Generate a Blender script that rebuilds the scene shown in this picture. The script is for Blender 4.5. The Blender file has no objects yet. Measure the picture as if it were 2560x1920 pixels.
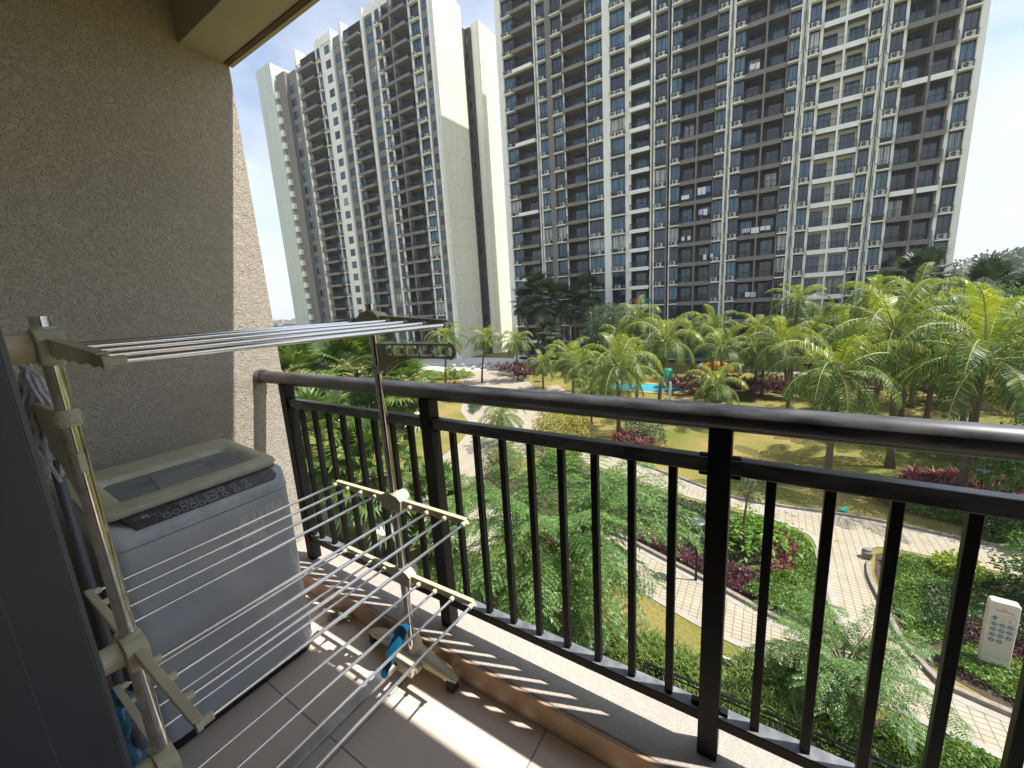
import bpy, math, random
from mathutils import Vector, Matrix
random.seed(7)
SC = bpy.context.scene
COL = SC.collection
R = math.radians
# ---------------------------------------------------------------- camera, sky, sun, exposure
cam_d = bpy.data.cameras.new('camera'); cam = bpy.data.objects.new('camera', cam_d); COL.objects.link(cam)
cam_d.lens = 14.151; cam_d.sensor_width = 36.0; cam_d.clip_start = 0.02; cam_d.clip_end = 3000
EYE = 11.0            # eye height above the garden
BZ = 9.5              # balcony floor above the garden
CAMM = [[0.84277797, -0.05515343, 0.53542823, 0], [0.53505569, 0.19424393, -0.82218289, 0], [-0.05865747, 0.97940155, 0.19321466, EYE], [0,0,0,1]]
cam.matrix_world = Matrix(CAMM)
SC.camera = cam
SUN_DIR = Vector((0.48, 0.170, 1.0)).normalized()
w = bpy.data.worlds.new('World'); SC.world = w; w.use_nodes = True
nt = w.node_tree; N = nt.nodes; L = nt.links; N.clear()
out = N.new('ShaderNodeOutputWorld'); bg = N.new('ShaderNodeBackground'); sky = N.new('ShaderNodeTexSky')
sky.sky_type = 'NISHITA'; sky.sun_disc = False
sky.sun_elevation = math.asin(SUN_DIR.z); sky.sun_rotation = math.atan2(SUN_DIR.x, SUN_DIR.y)
sky.air_density = 1.0; sky.dust_density = 0.7; sky.ozone_density = 1.2
tc = N.new('ShaderNodeTexCoord'); mp = N.new('ShaderNodeMapping'); mp.inputs['Scale'].default_value = (1.0, 1.0, 2.6)
nz = N.new('ShaderNodeTexNoise'); nz.inputs['Scale'].default_value = 1.7; nz.inputs['Detail'].default_value = 9; nz.inputs['Roughness'].default_value = 0.56
nz.inputs['Distortion'].default_value = 0.25
rp = N.new('ShaderNodeValToRGB'); rp.color_ramp.elements[0].position = 0.38; rp.color_ramp.elements[1].position = 0.66
rp.color_ramp.elements[0].color = (0.10, 0.10, 0.10, 1); rp.color_ramp.elements[1].color = (0.92, 0.92, 0.92, 1)
mx = N.new('ShaderNodeMix'); mx.data_type = 'RGBA'; mx.inputs[7].default_value = (3.3, 3.75, 4.15, 1)
L.new(tc.outputs['Generated'], mp.inputs['Vector']); L.new(mp.outputs[0], nz.inputs['Vector']); L.new(nz.outputs['Fac'], rp.inputs[0])
sx = N.new('ShaderNodeSeparateXYZ'); L.new(tc.outputs['Generated'], sx.inputs[0]); mrz = N.new('ShaderNodeMapRange'); mrz.inputs[1].default_value = 0.0; mrz.inputs[2].default_value = 0.38; mrz.inputs[3].default_value = 0.92; mrz.inputs[4].default_value = 0.0
mx2 = N.new('ShaderNodeMix'); mx2.data_type = 'RGBA'; mx2.inputs[7].default_value = (4.7, 4.85, 5.0, 1)
L.new(sx.outputs[2], mrz.inputs[0]); L.new(rp.outputs[0], mx2.inputs[0]); L.new(mrz.outputs[0], mx.inputs[0]); L.new(sky.outputs[0], mx.inputs[6])
L.new(mx.outputs[2], mx2.inputs[6]); L.new(mx2.outputs[2], bg.inputs[0])
bg.inputs[1].default_value = 0.15; L.new(bg.outputs[0], out.inputs[0])
sd = bpy.data.lights.new('sun', 'SUN'); sd.energy = 5.0; sd.angle = R(0.53); sd.color = (1.0, 0.965, 0.90)
so = bpy.data.objects.new('sun', sd); COL.objects.link(so); so.rotation_euler = SUN_DIR.to_track_quat('Z', 'Y').to_euler(); so.location = (30, 10, 90)
SC.view_settings.view_transform = 'Standard'; SC.view_settings.look = 'None'; SC.view_settings.gamma = 1; SC.view_settings.exposure = 0.62
SC.render.engine = 'CYCLES'
cy = SC.cycles; cy.max_bounces = 7; cy.diffuse_bounces = 4; cy.glossy_bounces = 3; cy.transmission_bounces = 4; cy.transparent_max_bounces = 8
cy.caustics_reflective = False; cy.caustics_refractive = False; cy.use_denoising = True; cy.sample_clamp_indirect = 6
# ---------------------------------------------------------------- helpers
class MB:
    def __init__(s): s.v = []; s.f = []; s.m = []
    def q(s, *p, mi=0):
        n = len(s.v); s.v += [tuple(a) for a in p]; s.f.append(tuple(range(n, n + len(p)))); s.m.append(mi)
    def box(s, x0, x1, y0, y1, z0, z1, mi=0):
        n = len(s.v)
        s.v += [(x0,y0,z0),(x1,y0,z0),(x1,y1,z0),(x0,y1,z0),(x0,y0,z1),(x1,y0,z1),(x1,y1,z1),(x0,y1,z1)]
        for a in ((0,3,2,1),(4,5,6,7),(0,1,5,4),(1,2,6,5),(2,3,7,6),(3,0,4,7)):
            s.f.append(tuple(n + i for i in a)); s.m.append(mi)
    def bar(s, a, b, wx, wz, mi=0, up=(0,0,1)):
        a = Vector(a); b = Vector(b); d = (b - a).normalized(); u = Vector(up)
        if abs(d.dot(u)) > .99: u = Vector((1,0,0))
        sx = d.cross(u).normalized() * wx / 2; sz = sx.cross(d).normalized() * wz / 2
        n = len(s.v)
        for p in (a, b): s.v += [tuple(p-sx-sz), tuple(p+sx-sz), tuple(p+sx+sz), tuple(p-sx+sz)]
        for f in ((0,1,2,3),(7,6,5,4),(0,4,5,1),(1,5,6,2),(2,6,7,3),(3,7,4,0)):
            s.f.append(tuple(n + i for i in f)); s.m.append(mi)
    def tube(s, pts, r, seg=8, mi=0, cap=True):
        pts = [Vector(p) for p in pts]; k = len(pts)
        rr = r if isinstance(r, (list, tuple)) else [r] * k
        n0 = len(s.v); ref = None
        for i, p in enumerate(pts):
            d = (pts[min(i+1, k-1)] - pts[max(i-1, 0)]).normalized()
            if ref is None: ref = Vector((0,0,1)) if abs(d.z) < .9 else Vector((1,0,0))
            a = d.cross(ref).normalized(); b = a.cross(d).normalized(); ref = b
            for j in range(seg):
                t = 2 * math.pi * j / seg
                s.v.append(tuple(p + (a * math.cos(t) + b * math.sin(t)) * rr[i]))
        for i in range(k - 1):
            for j in range(seg):
                a = n0 + i*seg + j; b = n0 + i*seg + (j+1) % seg
                s.f.append((a, b, b + seg, a + seg)); s.m.append(mi)
        if cap:
            s.f.append(tuple(n0 + j for j in range(seg))[::-1]); s.m.append(mi)
            s.f.append(tuple(n0 + (k-1)*seg + j for j in range(seg))); s.m.append(mi)
    def prism(s, poly, f0, f1, mi=0):
        """poly: list of 2D; f0,f1: functions 2D -> 3D for the two ends"""
        n = len(s.v); k = len(poly)
        s.v += [tuple(f0(p)) for p in poly] + [tuple(f1(p)) for p in poly]
        s.f.append(tuple(range(n, n+k))[::-1]); s.m.append(mi)
        s.f.append(tuple(range(n+k, n+2*k))); s.m.append(mi)
        for i in range(k):
            j = (i+1) % k; s.f.append((n+i, n+j, n+k+j, n+k+i)); s.m.append(mi)
    def loft(s, rings, mi=0, cap=True, closed=True):
        n = len(s.v); k = len(rings[0])
        for r_ in rings: s.v += [tuple(p) for p in r_]
        for i in range(len(rings)-1):
            for j in range(k if closed else k-1):
                a = n+i*k+j; b = n+i*k+(j+1) % k
                s.f.append((a, b, b+k, a+k)); s.m.append(mi)
        if cap:
            s.f.append(tuple(range(n, n+k))[::-1]); s.m.append(mi)
            s.f.append(tuple(range(n+(len(rings)-1)*k, n+len(rings)*k))); s.m.append(mi)
    def add(s, o, off=(0,0,0)):
        n = len(s.v); ox, oy, oz = off
        s.v += [(a+ox, b+oy, c+oz) for a, b, c in o.v]; s.f += [tuple(n+i for i in f) for f in o.f]; s.m += o.m
    def mesh(s, name, mats, smooth=False, base=(0,0,0)):
        me = bpy.data.meshes.new(name); bx, by, bz = base
        me.from_pydata([(a-bx, b-by, c-bz) for a, b, c in s.v], [], s.f)
        for m in (mats if isinstance(mats, (list, tuple)) else [mats]): me.materials.append(m)
        if any(s.m): me.polygons.foreach_set('material_index', s.m)
        if smooth: me.polygons.foreach_set('use_smooth', [True]*len(s.f))
        me.update(); return me
def put(name, me, parent=None, loc=(0,0,0), **kw):
    o = bpy.data.objects.new(name, me); COL.objects.link(o); o.location = loc
    if parent is not None: o.parent = parent
    for k, v in kw.items(): o[k] = v
    return o
def soften(o, w=0.004, seg=2):
    b = o.modifiers.new('bevel', 'BEVEL'); b.width = w; b.segments = seg; b.limit_method = 'ANGLE'; b.angle_limit = R(35)
    return o
BASE = {}
def thing(name, label, cat, base=(0,0,0), group=None, rotz=0):
    o = bpy.data.objects.new(name, None); COL.objects.link(o); o.location = base; o.rotation_euler = (0,0,rotz)
    o['label'] = label; o['category'] = cat
    if group: o['group'] = group
    BASE[o.name] = tuple(base); return o
def part(name, mb, mats, t, smooth=False, **kw):
    """part given in world coordinates under the unrotated thing t"""
    b = BASE[t.name]; o = put(name, mb.mesh(name, mats, smooth, b), t, **kw); BASE[o.name] = b; return o
def single(name, mb, mats, label, cat, base=(0,0,0), smooth=False, group=None):
    o = put(name, mb.mesh(name, mats, smooth, base), None, base, label=label, category=cat)
    if group: o['group'] = group
    BASE[o.name] = tuple(base); return o
def struct(name, mb, mats, kind='structure', smooth=False, **kw):
    o = put(name, mb.mesh(name, mats, smooth), None); o['kind'] = kind
    for k, v in kw.items(): o[k] = v
    BASE[o.name] = (0,0,0); return o
# ---------------------------------------------------------------- materials
def mat(name, c1, c2=None, scale=5.0, rough=0.7, metal=0.0, bump=0.0, bscale=None, detail=4, spec=0.5, coords='Object', bdist=0.01, mapscale=(1,1,1), lo=.35, hi=.65, coat=0.0):
    m = bpy.data.materials.new(name); m.use_nodes = True; nt = m.node_tree; N = nt.nodes; L = nt.links
    b = N['Principled BSDF']; b.inputs['Roughness'].default_value = rough; b.inputs['Metallic'].default_value = metal
    b.inputs['Specular IOR Level'].default_value = spec; b.inputs['Coat Weight'].default_value = coat
    b.inputs['Base Color'].default_value = (*c1, 1)
    if c2 is not None or bump:
        tc = N.new('ShaderNodeTexCoord'); mp = N.new('ShaderNodeMapping'); mp.inputs['Scale'].default_value = mapscale
        L.new(tc.outputs[coords], mp.inputs[0])
    if c2 is not None:
        nz = N.new('ShaderNodeTexNoise'); nz.inputs['Scale'].default_value = scale; nz.inputs['Detail'].default_value = detail; nz.inputs['Roughness'].default_value = .6
        r = N.new('ShaderNodeValToRGB'); r.color_ramp.elements[0].position = lo; r.color_ramp.elements[1].position = hi
        r.color_ramp.elements[0].color = (*c1, 1); r.color_ramp.elements[1].color = (*c2, 1)
        L.new(mp.outputs[0], nz.inputs[0]); L.new(nz.outputs[0], r.inputs[0]); L.new(r.outputs[0], b.inputs['Base Color'])
    if bump:
        n2 = N.new('ShaderNodeTexNoise'); n2.inputs['Scale'].default_value = bscale or scale; n2.inputs['Detail'].default_value = 3
        bp = N.new('ShaderNodeBump'); bp.inputs['Strength'].default_value = bump; bp.inputs['Distance'].default_value = bdist
        L.new(mp.outputs[0], n2.inputs[0]); L.new(n2.outputs[0], bp.inputs['Height']); L.new(bp.outputs[0], b.inputs['Normal'])
    return m
def leafmat(name, c1, c2, c3=None, rough=0.45, tr=0.35, spec=0.5):
    m = bpy.data.materials.new(name); m.use_nodes = True; nt = m.node_tree; N = nt.nodes; L = nt.links
    b = N['Principled BSDF']; b.inputs['Roughness'].default_value = rough; b.inputs['Specular IOR Level'].default_value = spec
    ge = N.new('ShaderNodeNewGeometry'); r = N.new('ShaderNodeValToRGB'); e = r.color_ramp.elements
    e[0].position = 0.1; e[0].color = (*c1, 1); e[1].position = 0.9; e[1].color = (*c2, 1)
    if c3: x = e.new(0.97); x.color = (*c3, 1)
    L.new(ge.outputs['Random Per Island'], r.inputs[0])
    L.new(r.outputs[0], b.inputs['Base Color'])
    t = N.new('ShaderNodeBsdfTranslucent'); hs = N.new('ShaderNodeHueSaturation'); hs.inputs['Value'].default_value = 1.5; hs.inputs['Saturation'].default_value = 1.1; hs.inputs['Hue'].default_value = 0.485
    L.new(r.outputs[0], hs.inputs['Color']); L.new(hs.outputs[0], t.inputs[0])
    ms = N.new('ShaderNodeMixShader'); ms.inputs[0].default_value = tr
    L.new(b.outputs[0], ms.inputs[1]); L.new(t.outputs[0], ms.inputs[2]); L.new(ms.outputs[0], N['Material Output'].inputs[0])
    return m
def wormy(name, c1, c2, scale, strength, dist, rough=.85):
    """render with a wormy trowelled relief"""
    m = bpy.data.materials.new(name); m.use_nodes = True; nt = m.node_tree; N = nt.nodes; L = nt.links; b = N['Principled BSDF']
    b.inputs['Roughness'].default_value = rough; b.inputs['Specular IOR Level'].default_value = .25
    tc = N.new('ShaderNodeTexCoord')
    n1 = N.new('ShaderNodeTexNoise'); n1.inputs['Scale'].default_value = scale; n1.inputs['Detail'].default_value = 1.2; n1.inputs['Distortion'].default_value = 1.6
    n2 = N.new('ShaderNodeTexNoise'); n2.inputs['Scale'].default_value = scale * .35; n2.inputs['Detail'].default_value = 3
    n3 = N.new('ShaderNodeTexNoise'); n3.inputs['Scale'].default_value = 1.3; n3.inputs['Detail'].default_value = 5
    for n in (n1, n2, n3): L.new(tc.outputs['Object'], n.inputs[0])
    r = N.new('ShaderNodeValToRGB'); r.color_ramp.elements[0].position = .50; r.color_ramp.elements[1].position = .60
    L.new(n1.outputs[0], r.inputs[0])
    ad = N.new('ShaderNodeMath'); ad.operation = 'ADD'; mu = N.new('ShaderNodeMath'); mu.operation = 'MULTIPLY'; mu.inputs[1].default_value = 1.2
    L.new(n2.outputs[0], mu.inputs[0]); L.new(r.outputs[0], ad.inputs[0]); L.new(mu.outputs[0], ad.inputs[1])
    bp = N.new('ShaderNodeBump'); bp.inputs['Strength'].default_value = strength; bp.inputs['Distance'].default_value = dist
    L.new(ad.outputs[0], bp.inputs['Height']); L.new(bp.outputs[0], b.inputs['Normal'])
    r3 = N.new('ShaderNodeValToRGB'); r3.color_ramp.elements[0].position = .3; r3.color_ramp.elements[1].position = .7
    r3.color_ramp.elements[0].color = (*c1, 1); r3.color_ramp.elements[1].color = (*c2, 1)
    L.new(n3.outputs[0], r3.inputs[0]); L.new(r3.outputs[0], b.inputs['Base Color'])
    return m
def tiles(name, c1, c2, mortar, bw, bh, ms, offset=0.0, rough=.7, coords='Object', rot=0, bump=.3, rotx=0):
    m = bpy.data.materials.new(name); m.use_nodes = True; nt = m.node_tree; N = nt.nodes; L = nt.links; b = N['Principled BSDF']
    tc = N.new('ShaderNodeTexCoord'); mp = N.new('ShaderNodeMapping'); mp.inputs['Rotation'].default_value = (rotx, 0, rot)
    br = N.new('ShaderNodeTexBrick'); br.offset = offset; br.inputs['Scale'].default_value = 1; br.inputs['Brick Width'].default_value = bw; br.inputs['Row Height'].default_value = bh
    br.inputs['Mortar Size'].default_value = ms; br.inputs['Mortar Smooth'].default_value = .2
    br.inputs['Color1'].default_value = (*c1, 1); br.inputs['Color2'].default_value = (*c2, 1); br.inputs['Mortar'].default_value = (*mortar, 1)
    nz = N.new('ShaderNodeTexNoise'); nz.inputs['Scale'].default_value = 1.1; nz.inputs['Detail'].default_value = 8; nz.inputs['Roughness'].default_value = .65
    mxx = N.new('ShaderNodeMix'); mxx.data_type = 'RGBA'; mxx.blend_type = 'MULTIPLY'; mxx.inputs[0].default_value = .5
    r = N.new('ShaderNodeValToRGB'); r.color_ramp.elements[0].position = .3; r.color_ramp.elements[1].position = .7; r.color_ramp.elements[0].color = (.62,.6,.56,1)
    L.new(tc.outputs[coords], mp.inputs[0]); L.new(mp.outputs[0], br.inputs[0]); L.new(tc.outputs[coords], nz.inputs[0]); L.new(nz.outputs[0], r.inputs[0])
    L.new(br.outputs[0], mxx.inputs[6]); L.new(r.outputs[0], mxx.inputs[7]); L.new(mxx.outputs[2], b.inputs['Base Color'])
    b.inputs['Roughness'].default_value = rough
    bp = N.new('ShaderNodeBump'); bp.inputs['Strength'].default_value = bump; bp.inputs['Distance'].default_value = .004; bp.invert = True
    L.new(br.outputs['Fac'], bp.inputs['Height']); L.new(bp.outputs[0], b.inputs['Normal'])
    return m
def glassmat(name, c1, c2, c3):
    """window glass over curtains: per-window tint, vertical curtain folds, glossy face"""
    m = bpy.data.materials.new(name); m.use_nodes = True; nt = m.node_tree; N = nt.nodes; L = nt.links; b = N['Principled BSDF']
    ge = N.new('ShaderNodeNewGeometry'); oi = N.new('ShaderNodeObjectInfo'); ad = N.new('ShaderNodeMath'); ad.operation = 'ADD'; fr = N.new('ShaderNodeMath'); fr.operation = 'FRACT'
    L.new(ge.outputs['Random Per Island'], ad.inputs[0]); L.new(oi.outputs['Random'], ad.inputs[1]); L.new(ad.outputs[0], fr.inputs[0])
    r = N.new('ShaderNodeValToRGB'); e = r.color_ramp.elements; e[0].color = (*c1, 1); e[1].color = (*c2, 1); e[0].position = .35; e[1].position = .6
    x = e.new(.93); x.color = (*c2, 1); x = e.new(.97); x.color = (*c3, 1)
    L.new(fr.outputs[0], r.inputs[0])
    wv = N.new('ShaderNodeTexNoise'); mp = N.new('ShaderNodeMapping'); mp.inputs['Scale'].default_value = (7, 1, .25); wv.inputs['Scale'].default_value = 1.0; wv.inputs['Detail'].default_value = 3
    L.new(ge.outputs['Position'], mp.inputs[0]); L.new(mp.outputs[0], wv.inputs[0])
    mr = N.new('ShaderNodeMapRange'); mr.inputs[1].default_value = .35; mr.inputs[2].default_value = .7; mr.inputs[3].default_value = .25; mr.inputs[4].default_value = 1.9
    L.new(wv.outputs[0], mr.inputs[0])
    vm = N.new('ShaderNodeVectorMath'); vm.operation = 'SCALE'; L.new(r.outputs[0], vm.inputs[0]); L.new(mr.outputs[0], vm.inputs['Scale'])
    L.new(vm.outputs[0], b.inputs['Base Color']); b.inputs['Roughness'].default_value = .08; b.inputs['Specular IOR Level'].default_value = .75
    return m
M = {}
M['stucco'] = wormy('stucco', (.43,.38,.315), (.50,.44,.365), 60, .8, .006)
M['beam'] = mat('beam_paint', (.47,.42,.35), (.41,.365,.30), 2, .8, bump=.15, bscale=120, bdist=.003)
M['ceil'] = mat('ceiling_paint', (.42,.38,.33), (.38,.34,.29), 2, .85)
M['kerb'] = wormy('kerb_render', (.50,.44,.38), (.40,.355,.31), 100, .6, .005)
M['skirt'] = mat('skirting_tile', (.50,.33,.22), (.36,.235,.15), 5, .35, bump=.05)
M['floor'] = tiles('floor_tile', (.84,.72,.60), (.79,.67,.555), (.30,.23,.18), .6, .6, .003, rough=.32, bump=.2)
M['railtop'] = mat('worn_rail_top_sky_sheen', (.10,.105,.115), (.25,.26,.28), 18, .4, lo=.35, hi=.7, detail=9)  # worn grey, lightened further: sky reflection on the bottom rail put into the colour
M['black'] = mat('black_paint', (.006,.006,.0065), (.014,.014,.016), 14, .45, spec=.25, bump=.05, bscale=60, lo=.45, hi=.8, detail=8)
M['blacktop'] = mat('weathered_black_paint', (.030,.030,.033), (.17,.175,.185), 22, .34, spec=.8, lo=.4, hi=.75, detail=9, mapscale=(.3,1,1))
M['chrome'] = mat('stainless_steel', (.62,.61,.60), (.36,.31,.26), 30, .13, 1.0, lo=.45, hi=.85, detail=8)
M['rod'] = mat('bright_steel_rod', (.88,.87,.85), (.62,.58,.52), 12, .24, 1.0, lo=.5, hi=.85, detail=8, mapscale=(1,.4,1))
M['olive'] = mat('yellowed_plastic', (.56,.54,.40), (.42,.40,.27), 18, .42, lo=.35, hi=.8, detail=6)
M['cream'] = mat('cream_plastic', (.66,.60,.42), (.52,.46,.30), 9, .38, lo=.4, hi=.85, detail=6)
M['machine'] = mat('machine_body', (.52,.55,.60), (.46,.49,.54), 2.5, .22, .0, lo=.3, hi=.7, detail=6)
M['machtop'] = mat('machine_top', (.62,.64,.66), (.40,.415,.44), 16, .33, .0, lo=.35, hi=.75, detail=9)
M['panel'] = mat('control_panel', (.055,.050,.058), (.16,.15,.155), 40, .35, lo=.4, hi=.85, detail=8)
M['rubber'] = mat('black_rubber', (.012,.012,.014), None, rough=.6)
M['print'] = mat('pale_print', (.55,.56,.56), None, rough=.5)
M['paper'] = mat('worn_paper_sticker', (.66,.67,.66), (.30,.31,.32), 60, .5, lo=.5, hi=.72, detail=8)
M['alu'] = mat('dark_aluminium', (.050,.057,.070), (.062,.070,.084), 3, .5, .2)
M['alulight'] = mat('grey_aluminium', (.11,.118,.13), None, rough=.45, metal=.2)
M['blue'] = mat('blue_film', (.006,.10,.20), (.012,.17,.29), 8, .12, coat=.6)
M['steelbar'] = mat('galvanised_bar', (.52,.52,.50), (.36,.35,.33), 12, .3, .8, detail=7)

# ================================================================ our own building round the balcony
Z = BZ
def gbox(mb, x0, x1, y0, y1, z0, z1, mi=0): mb.box(x0, x1, y0, y1, z0 + Z, z1 + Z, mi)
mb = MB(); gbox(mb, -2.75, 3.4, -.15, 1.02, -.18, 0.0); struct('floor', mb, M['floor'])
mb = MB(); gbox(mb, -2.75, -2.45, -.55, 1.254, -.5, 3.6); o = struct('wall_left', mb, M['stucco'])
mb = MB(); gbox(mb, -2.449, 3.4, 1.02, 1.27, -.5, .115); o = struct('kerb_wall', mb, M['kerb']); soften(o, .008)
mb = MB(); gbox(mb, -2.448, 3.39, 1.008, 1.0195, .0005, .112); o = struct('skirting', mb, M['skirt']); soften(o, .003)
mb = MB(); gbox(mb, -2.449, 3.4, 1.037, 1.250, 2.806, 3.35); gbox(mb, -2.449, 3.4, 1.2505, 1.270, 2.797, 3.35)
o = struct('ceiling_beam', mb, M['beam'])
mb = MB(); gbox(mb, -2.448, 3.39, 1.228, 1.2500, 2.7995, 2.8055); struct('drip_trim', mb, mat('drip_groove', (.16,.085,.07), (.10,.06,.05), 6, .8))
mb = MB(); gbox(mb, -2.75, 3.4, -.55, 1.26, 3.351, 3.6); struct('ceiling', mb, M['ceil'])
mb = MB(); gbox(mb, -2.449, -.90, -.30, .086, .0, 3.35); gbox(mb, 1.8, 3.4, -.30, .086, 0, 3.35); gbox(mb, -.90, 1.8, -.30, .086, 2.35, 3.35)
struct('building_wall', mb, M['stucco'])
mb = MB(); mb.box(-2.76, 3.41, -7, 1.0, 0, Z - .19); mb.box(-2.76, -1.2, -7, -.301, Z-.19, Z + 3.35); mb.box(2.2, 3.41, -7, -.301, Z-.19, Z+3.35)
struct('own_building_wall', mb, mat('own_render', (.42,.36,.29), (.36,.31,.25), 2, .85))
mb = MB(); mb.box(-1.2, 2.2, -5, -4.8, Z-.19, Z+3.35); mb.box(-1.21,-1.19,-4.8,-.301,Z,Z+3.35); mb.box(2.18,2.199,-4.8,-.301,Z,Z+3.35); mb.box(-1.19,2.18,-4.8,-.301,Z+2.6,Z+2.7); struct('room_wall', mb, mat('room_wall', (.20,.18,.16), None, rough=.9))
mb = MB(); mb.box(-1.19,2.18,-4.8,-.151,Z-.17,Z-.001); struct('room_floor', mb, mat('room_floor', (.12,.09,.07), None, rough=.5))
# sliding door jamb beside the camera
t = thing('sliding_door_frame', 'dark grey aluminium door frame standing close up at the edge of the balcony', 'door frame', (-.87, 0, Z))
mb = MB(); mb.box(-.90, -.85, -.12, .083, Z, Z + 2.35); soften(part('jamb', mb, M['alu'], t), .002)
mb = MB(); mb.box(-.905, -.853, .0835, .0895, Z, Z + 2.35); part('jamb_flange', mb, M['alulight'], t)
mb = MB(); mb.box(-.8495, -.842, -.12, .022, Z, Z + 2.35); soften(part('jamb_track', mb, M['alu'], t), .002)
# ================================================================ railing
t = thing('balcony_railing', 'black painted steel railing with square bars along the balcony edge', 'railing', (0, 1.13, Z + .1))
mb = MB(); mb.tube([(-2.44, 1.13, Z+1.183), (3.38, 1.13, Z+1.183)], .0345, 20)
mb.tube([(-2.449, 1.13, Z+1.183), (-2.405, 1.13, Z+1.183)], .039, 20)
part('handrail', mb, M['blacktop'], t, smooth=False)
for f in bpy.data.objects['handrail'].data.polygons: f.use_smooth = len(f.vertices) == 4
mb = MB(); mb.box(-2.16, 3.38, 1.112, 1.148, Z+1.032, Z+1.075); soften(part('mid_rail', mb, M['blacktop'], t), .004)
mb = MB(); mb.box(-2.16, 3.38, 1.108, 1.152, Z+.232, Z+.270); soften(part('bottom_rail', mb, M['black'], t), .004)
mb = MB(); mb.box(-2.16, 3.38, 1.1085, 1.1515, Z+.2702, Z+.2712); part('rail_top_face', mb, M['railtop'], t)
PX = [-2.19, -1.142, -.095, .955, 2.0, 3.05]
for i, px in enumerate(PX):
    mb = MB(); mb.box(px-.0275, px+.0275, 1.1025, 1.1575, Z+.112, Z+1.156)
    for zz in (1.02, .225):                                     # little fixing lugs
        mb.box(px+.028, px+.05, 1.12, 1.14, Z+zz, Z+zz+.06); mb.box(px-.05, px-.028, 1.12, 1.14, Z+zz, Z+zz+.06)
    soften(part('post', mb, M['black'], t), .003)
bars = None
for i in range(len(PX)-1):
    for j in range(1, 9):
        x = PX[i] + (PX[i+1]-PX[i]) * j / 9
        if bars is None:
            mb = MB(); mb.box(-.0112, .0112, -.0112, .0112, .170, .932); bars = mb.mesh('baluster', M['black'])
        o = put('baluster', bars, t, (x, 0, 0)); soften(o, .0015, 1)
# ================================================================ washing machine
X0, X1, Y0, Y1 = -2.27, -1.70, .246, .828
def rrect(x0, x1, y0, y1, r, z, n=6, fx=None):
    P = []
    for cx, cy_, a0 in ((x1-r, y0+r, -90), (x1-r, y1-r, 0), (x0+r, y1-r, 90), (x0+r, y0+r, 180)):
        for k in range(n+1):
            a = R(a0 + 90*k/n); x = cx + r*math.cos(a); y = cy_ + r*math.sin(a)
            P.append((x, y, Z + (z(x) if callable(z) else z)))
    return P
t = thing('washing_machine', 'grey top loading washing machine with a yellowed lid frame standing against the stucco wall', 'washing machine', (-1.985, .537, Z))
mb = MB(); mb.loft([rrect(X0+.012, X1-.012, Y0+.012, Y1-.012, .05, .004), rrect(X0+.012, X1-.012, Y0+.012, Y1-.012, .05, .045)]); part('base', mb, M['rubber'], t, smooth=False)
mb = MB(); mb.loft([rrect(X0+.004, X1-.004, Y0+.004, Y1-.004, .055, .0455), rrect(X0, X1, Y0, Y1, .055, .06), rrect(X0, X1, Y0, Y1, .055, .796)])
bod = o = part('body', mb, M['machine'], t, smooth=True); o.modifiers.new('e', 'EDGE_SPLIT').split_angle = R(40)
def ztop(x):        # the sloping top of the housing
    return min(.893, .845 + max(0, (-1.705 - x)) * .7385)
mb = MB(); ring = [rrect(X0, X1, Y0, Y1, .055, .7985), rrect(X0-.001, X1+.002, Y0-.002, Y1+.002, .056, .803), rrect(X0, X1, Y0, Y1, .055, .828)]
for k, (ins, dz) in enumerate(((.003, 0), (.010, .006), (.022, .009))):
    ring.append(rrect(X0+ins, X1-ins, Y0+ins, Y1-ins, .055, lambda x: ztop(x)-.010+dz, 8))
    ring[-1] = ring[-1][:]
ring = [rrect(X0, X1, Y0, Y1, .055, .7985, 8), rrect(X0-.001, X1+.002, Y0-.002, Y1+.002, .056, .803, 8), rrect(X0, X1, Y0, Y1, .055, .828, 8)] + ring[3:]
mb.loft(ring); o = part('top_housing', mb, M['machtop'], t, smooth=True); o.modifiers.new('e', 'EDGE_SPLIT').split_angle = R(50)
def sl(y, s, h=.0015):   # point on the sloping panel
    k = s / .0808; return (-1.705 - .065*k + .594*h, y, Z + .846 + .048*k + .804*h)
mb = MB(); mb.prism([(.332,.006),(.772,.004),(.79,.022),(.783,.060),(.776,.064),(.318,.072),(.312,.066)], lambda p: sl(p[0], p[1], -.003), lambda p: sl(p[0], p[1], .003))
cpn = part('control_panel', mb, M['panel'], t)
def ring_on(mb, y, s, r, w=.0016, sx=1.0, n=20, h=.0042):
    for k in range(n):
        a0, a1 = 2*math.pi*k/n, 2*math.pi*(k+1)/n
        mb.q(*[sl(y + sx*rr*math.cos(a), s + rr*math.sin(a), h) for rr, a in ((r, a0), (r, a1), (r-w, a1), (r-w, a0))])
for y, s in [(.416,.0189),(.442,.0189),(.468,.0175),(.494,.0168),(.519,.016),(.591,.0425),(.594,.0155),(.631,.041),(.635,.0145),(.671,.040),(.675,.0135)]:
    mb = MB(); ring_on(mb, y, s, .0098, sx=1.05)
    mb2 = MB(); mb2.prism([(y + .0078*math.cos(2*math.pi*k/16), s + .0078*math.sin(2*math.pi*k/16)) for k in range(16)], lambda p: sl(*p, .003), lambda p: sl(*p, .0046))
    mb2.m = [1]*len(mb2.f); mb.add(mb2); part('button', mb, [M['print'], M['panel']], cpn)
mb = MB()
def pframe(mb, y0, y1, s0, s1, w=.0014):
    for a, b, c, d in ((y0, y1, s0, s0+w), (y0, y1, s1-w, s1), (y0, y0+w, s0+w, s1-w), (y1-w, y1, s0+w, s1-w)):
        mb.q(sl(a, c, .0042), sl(b, c, .0042), sl(b, d, .0042), sl(a, d, .0042))
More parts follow.
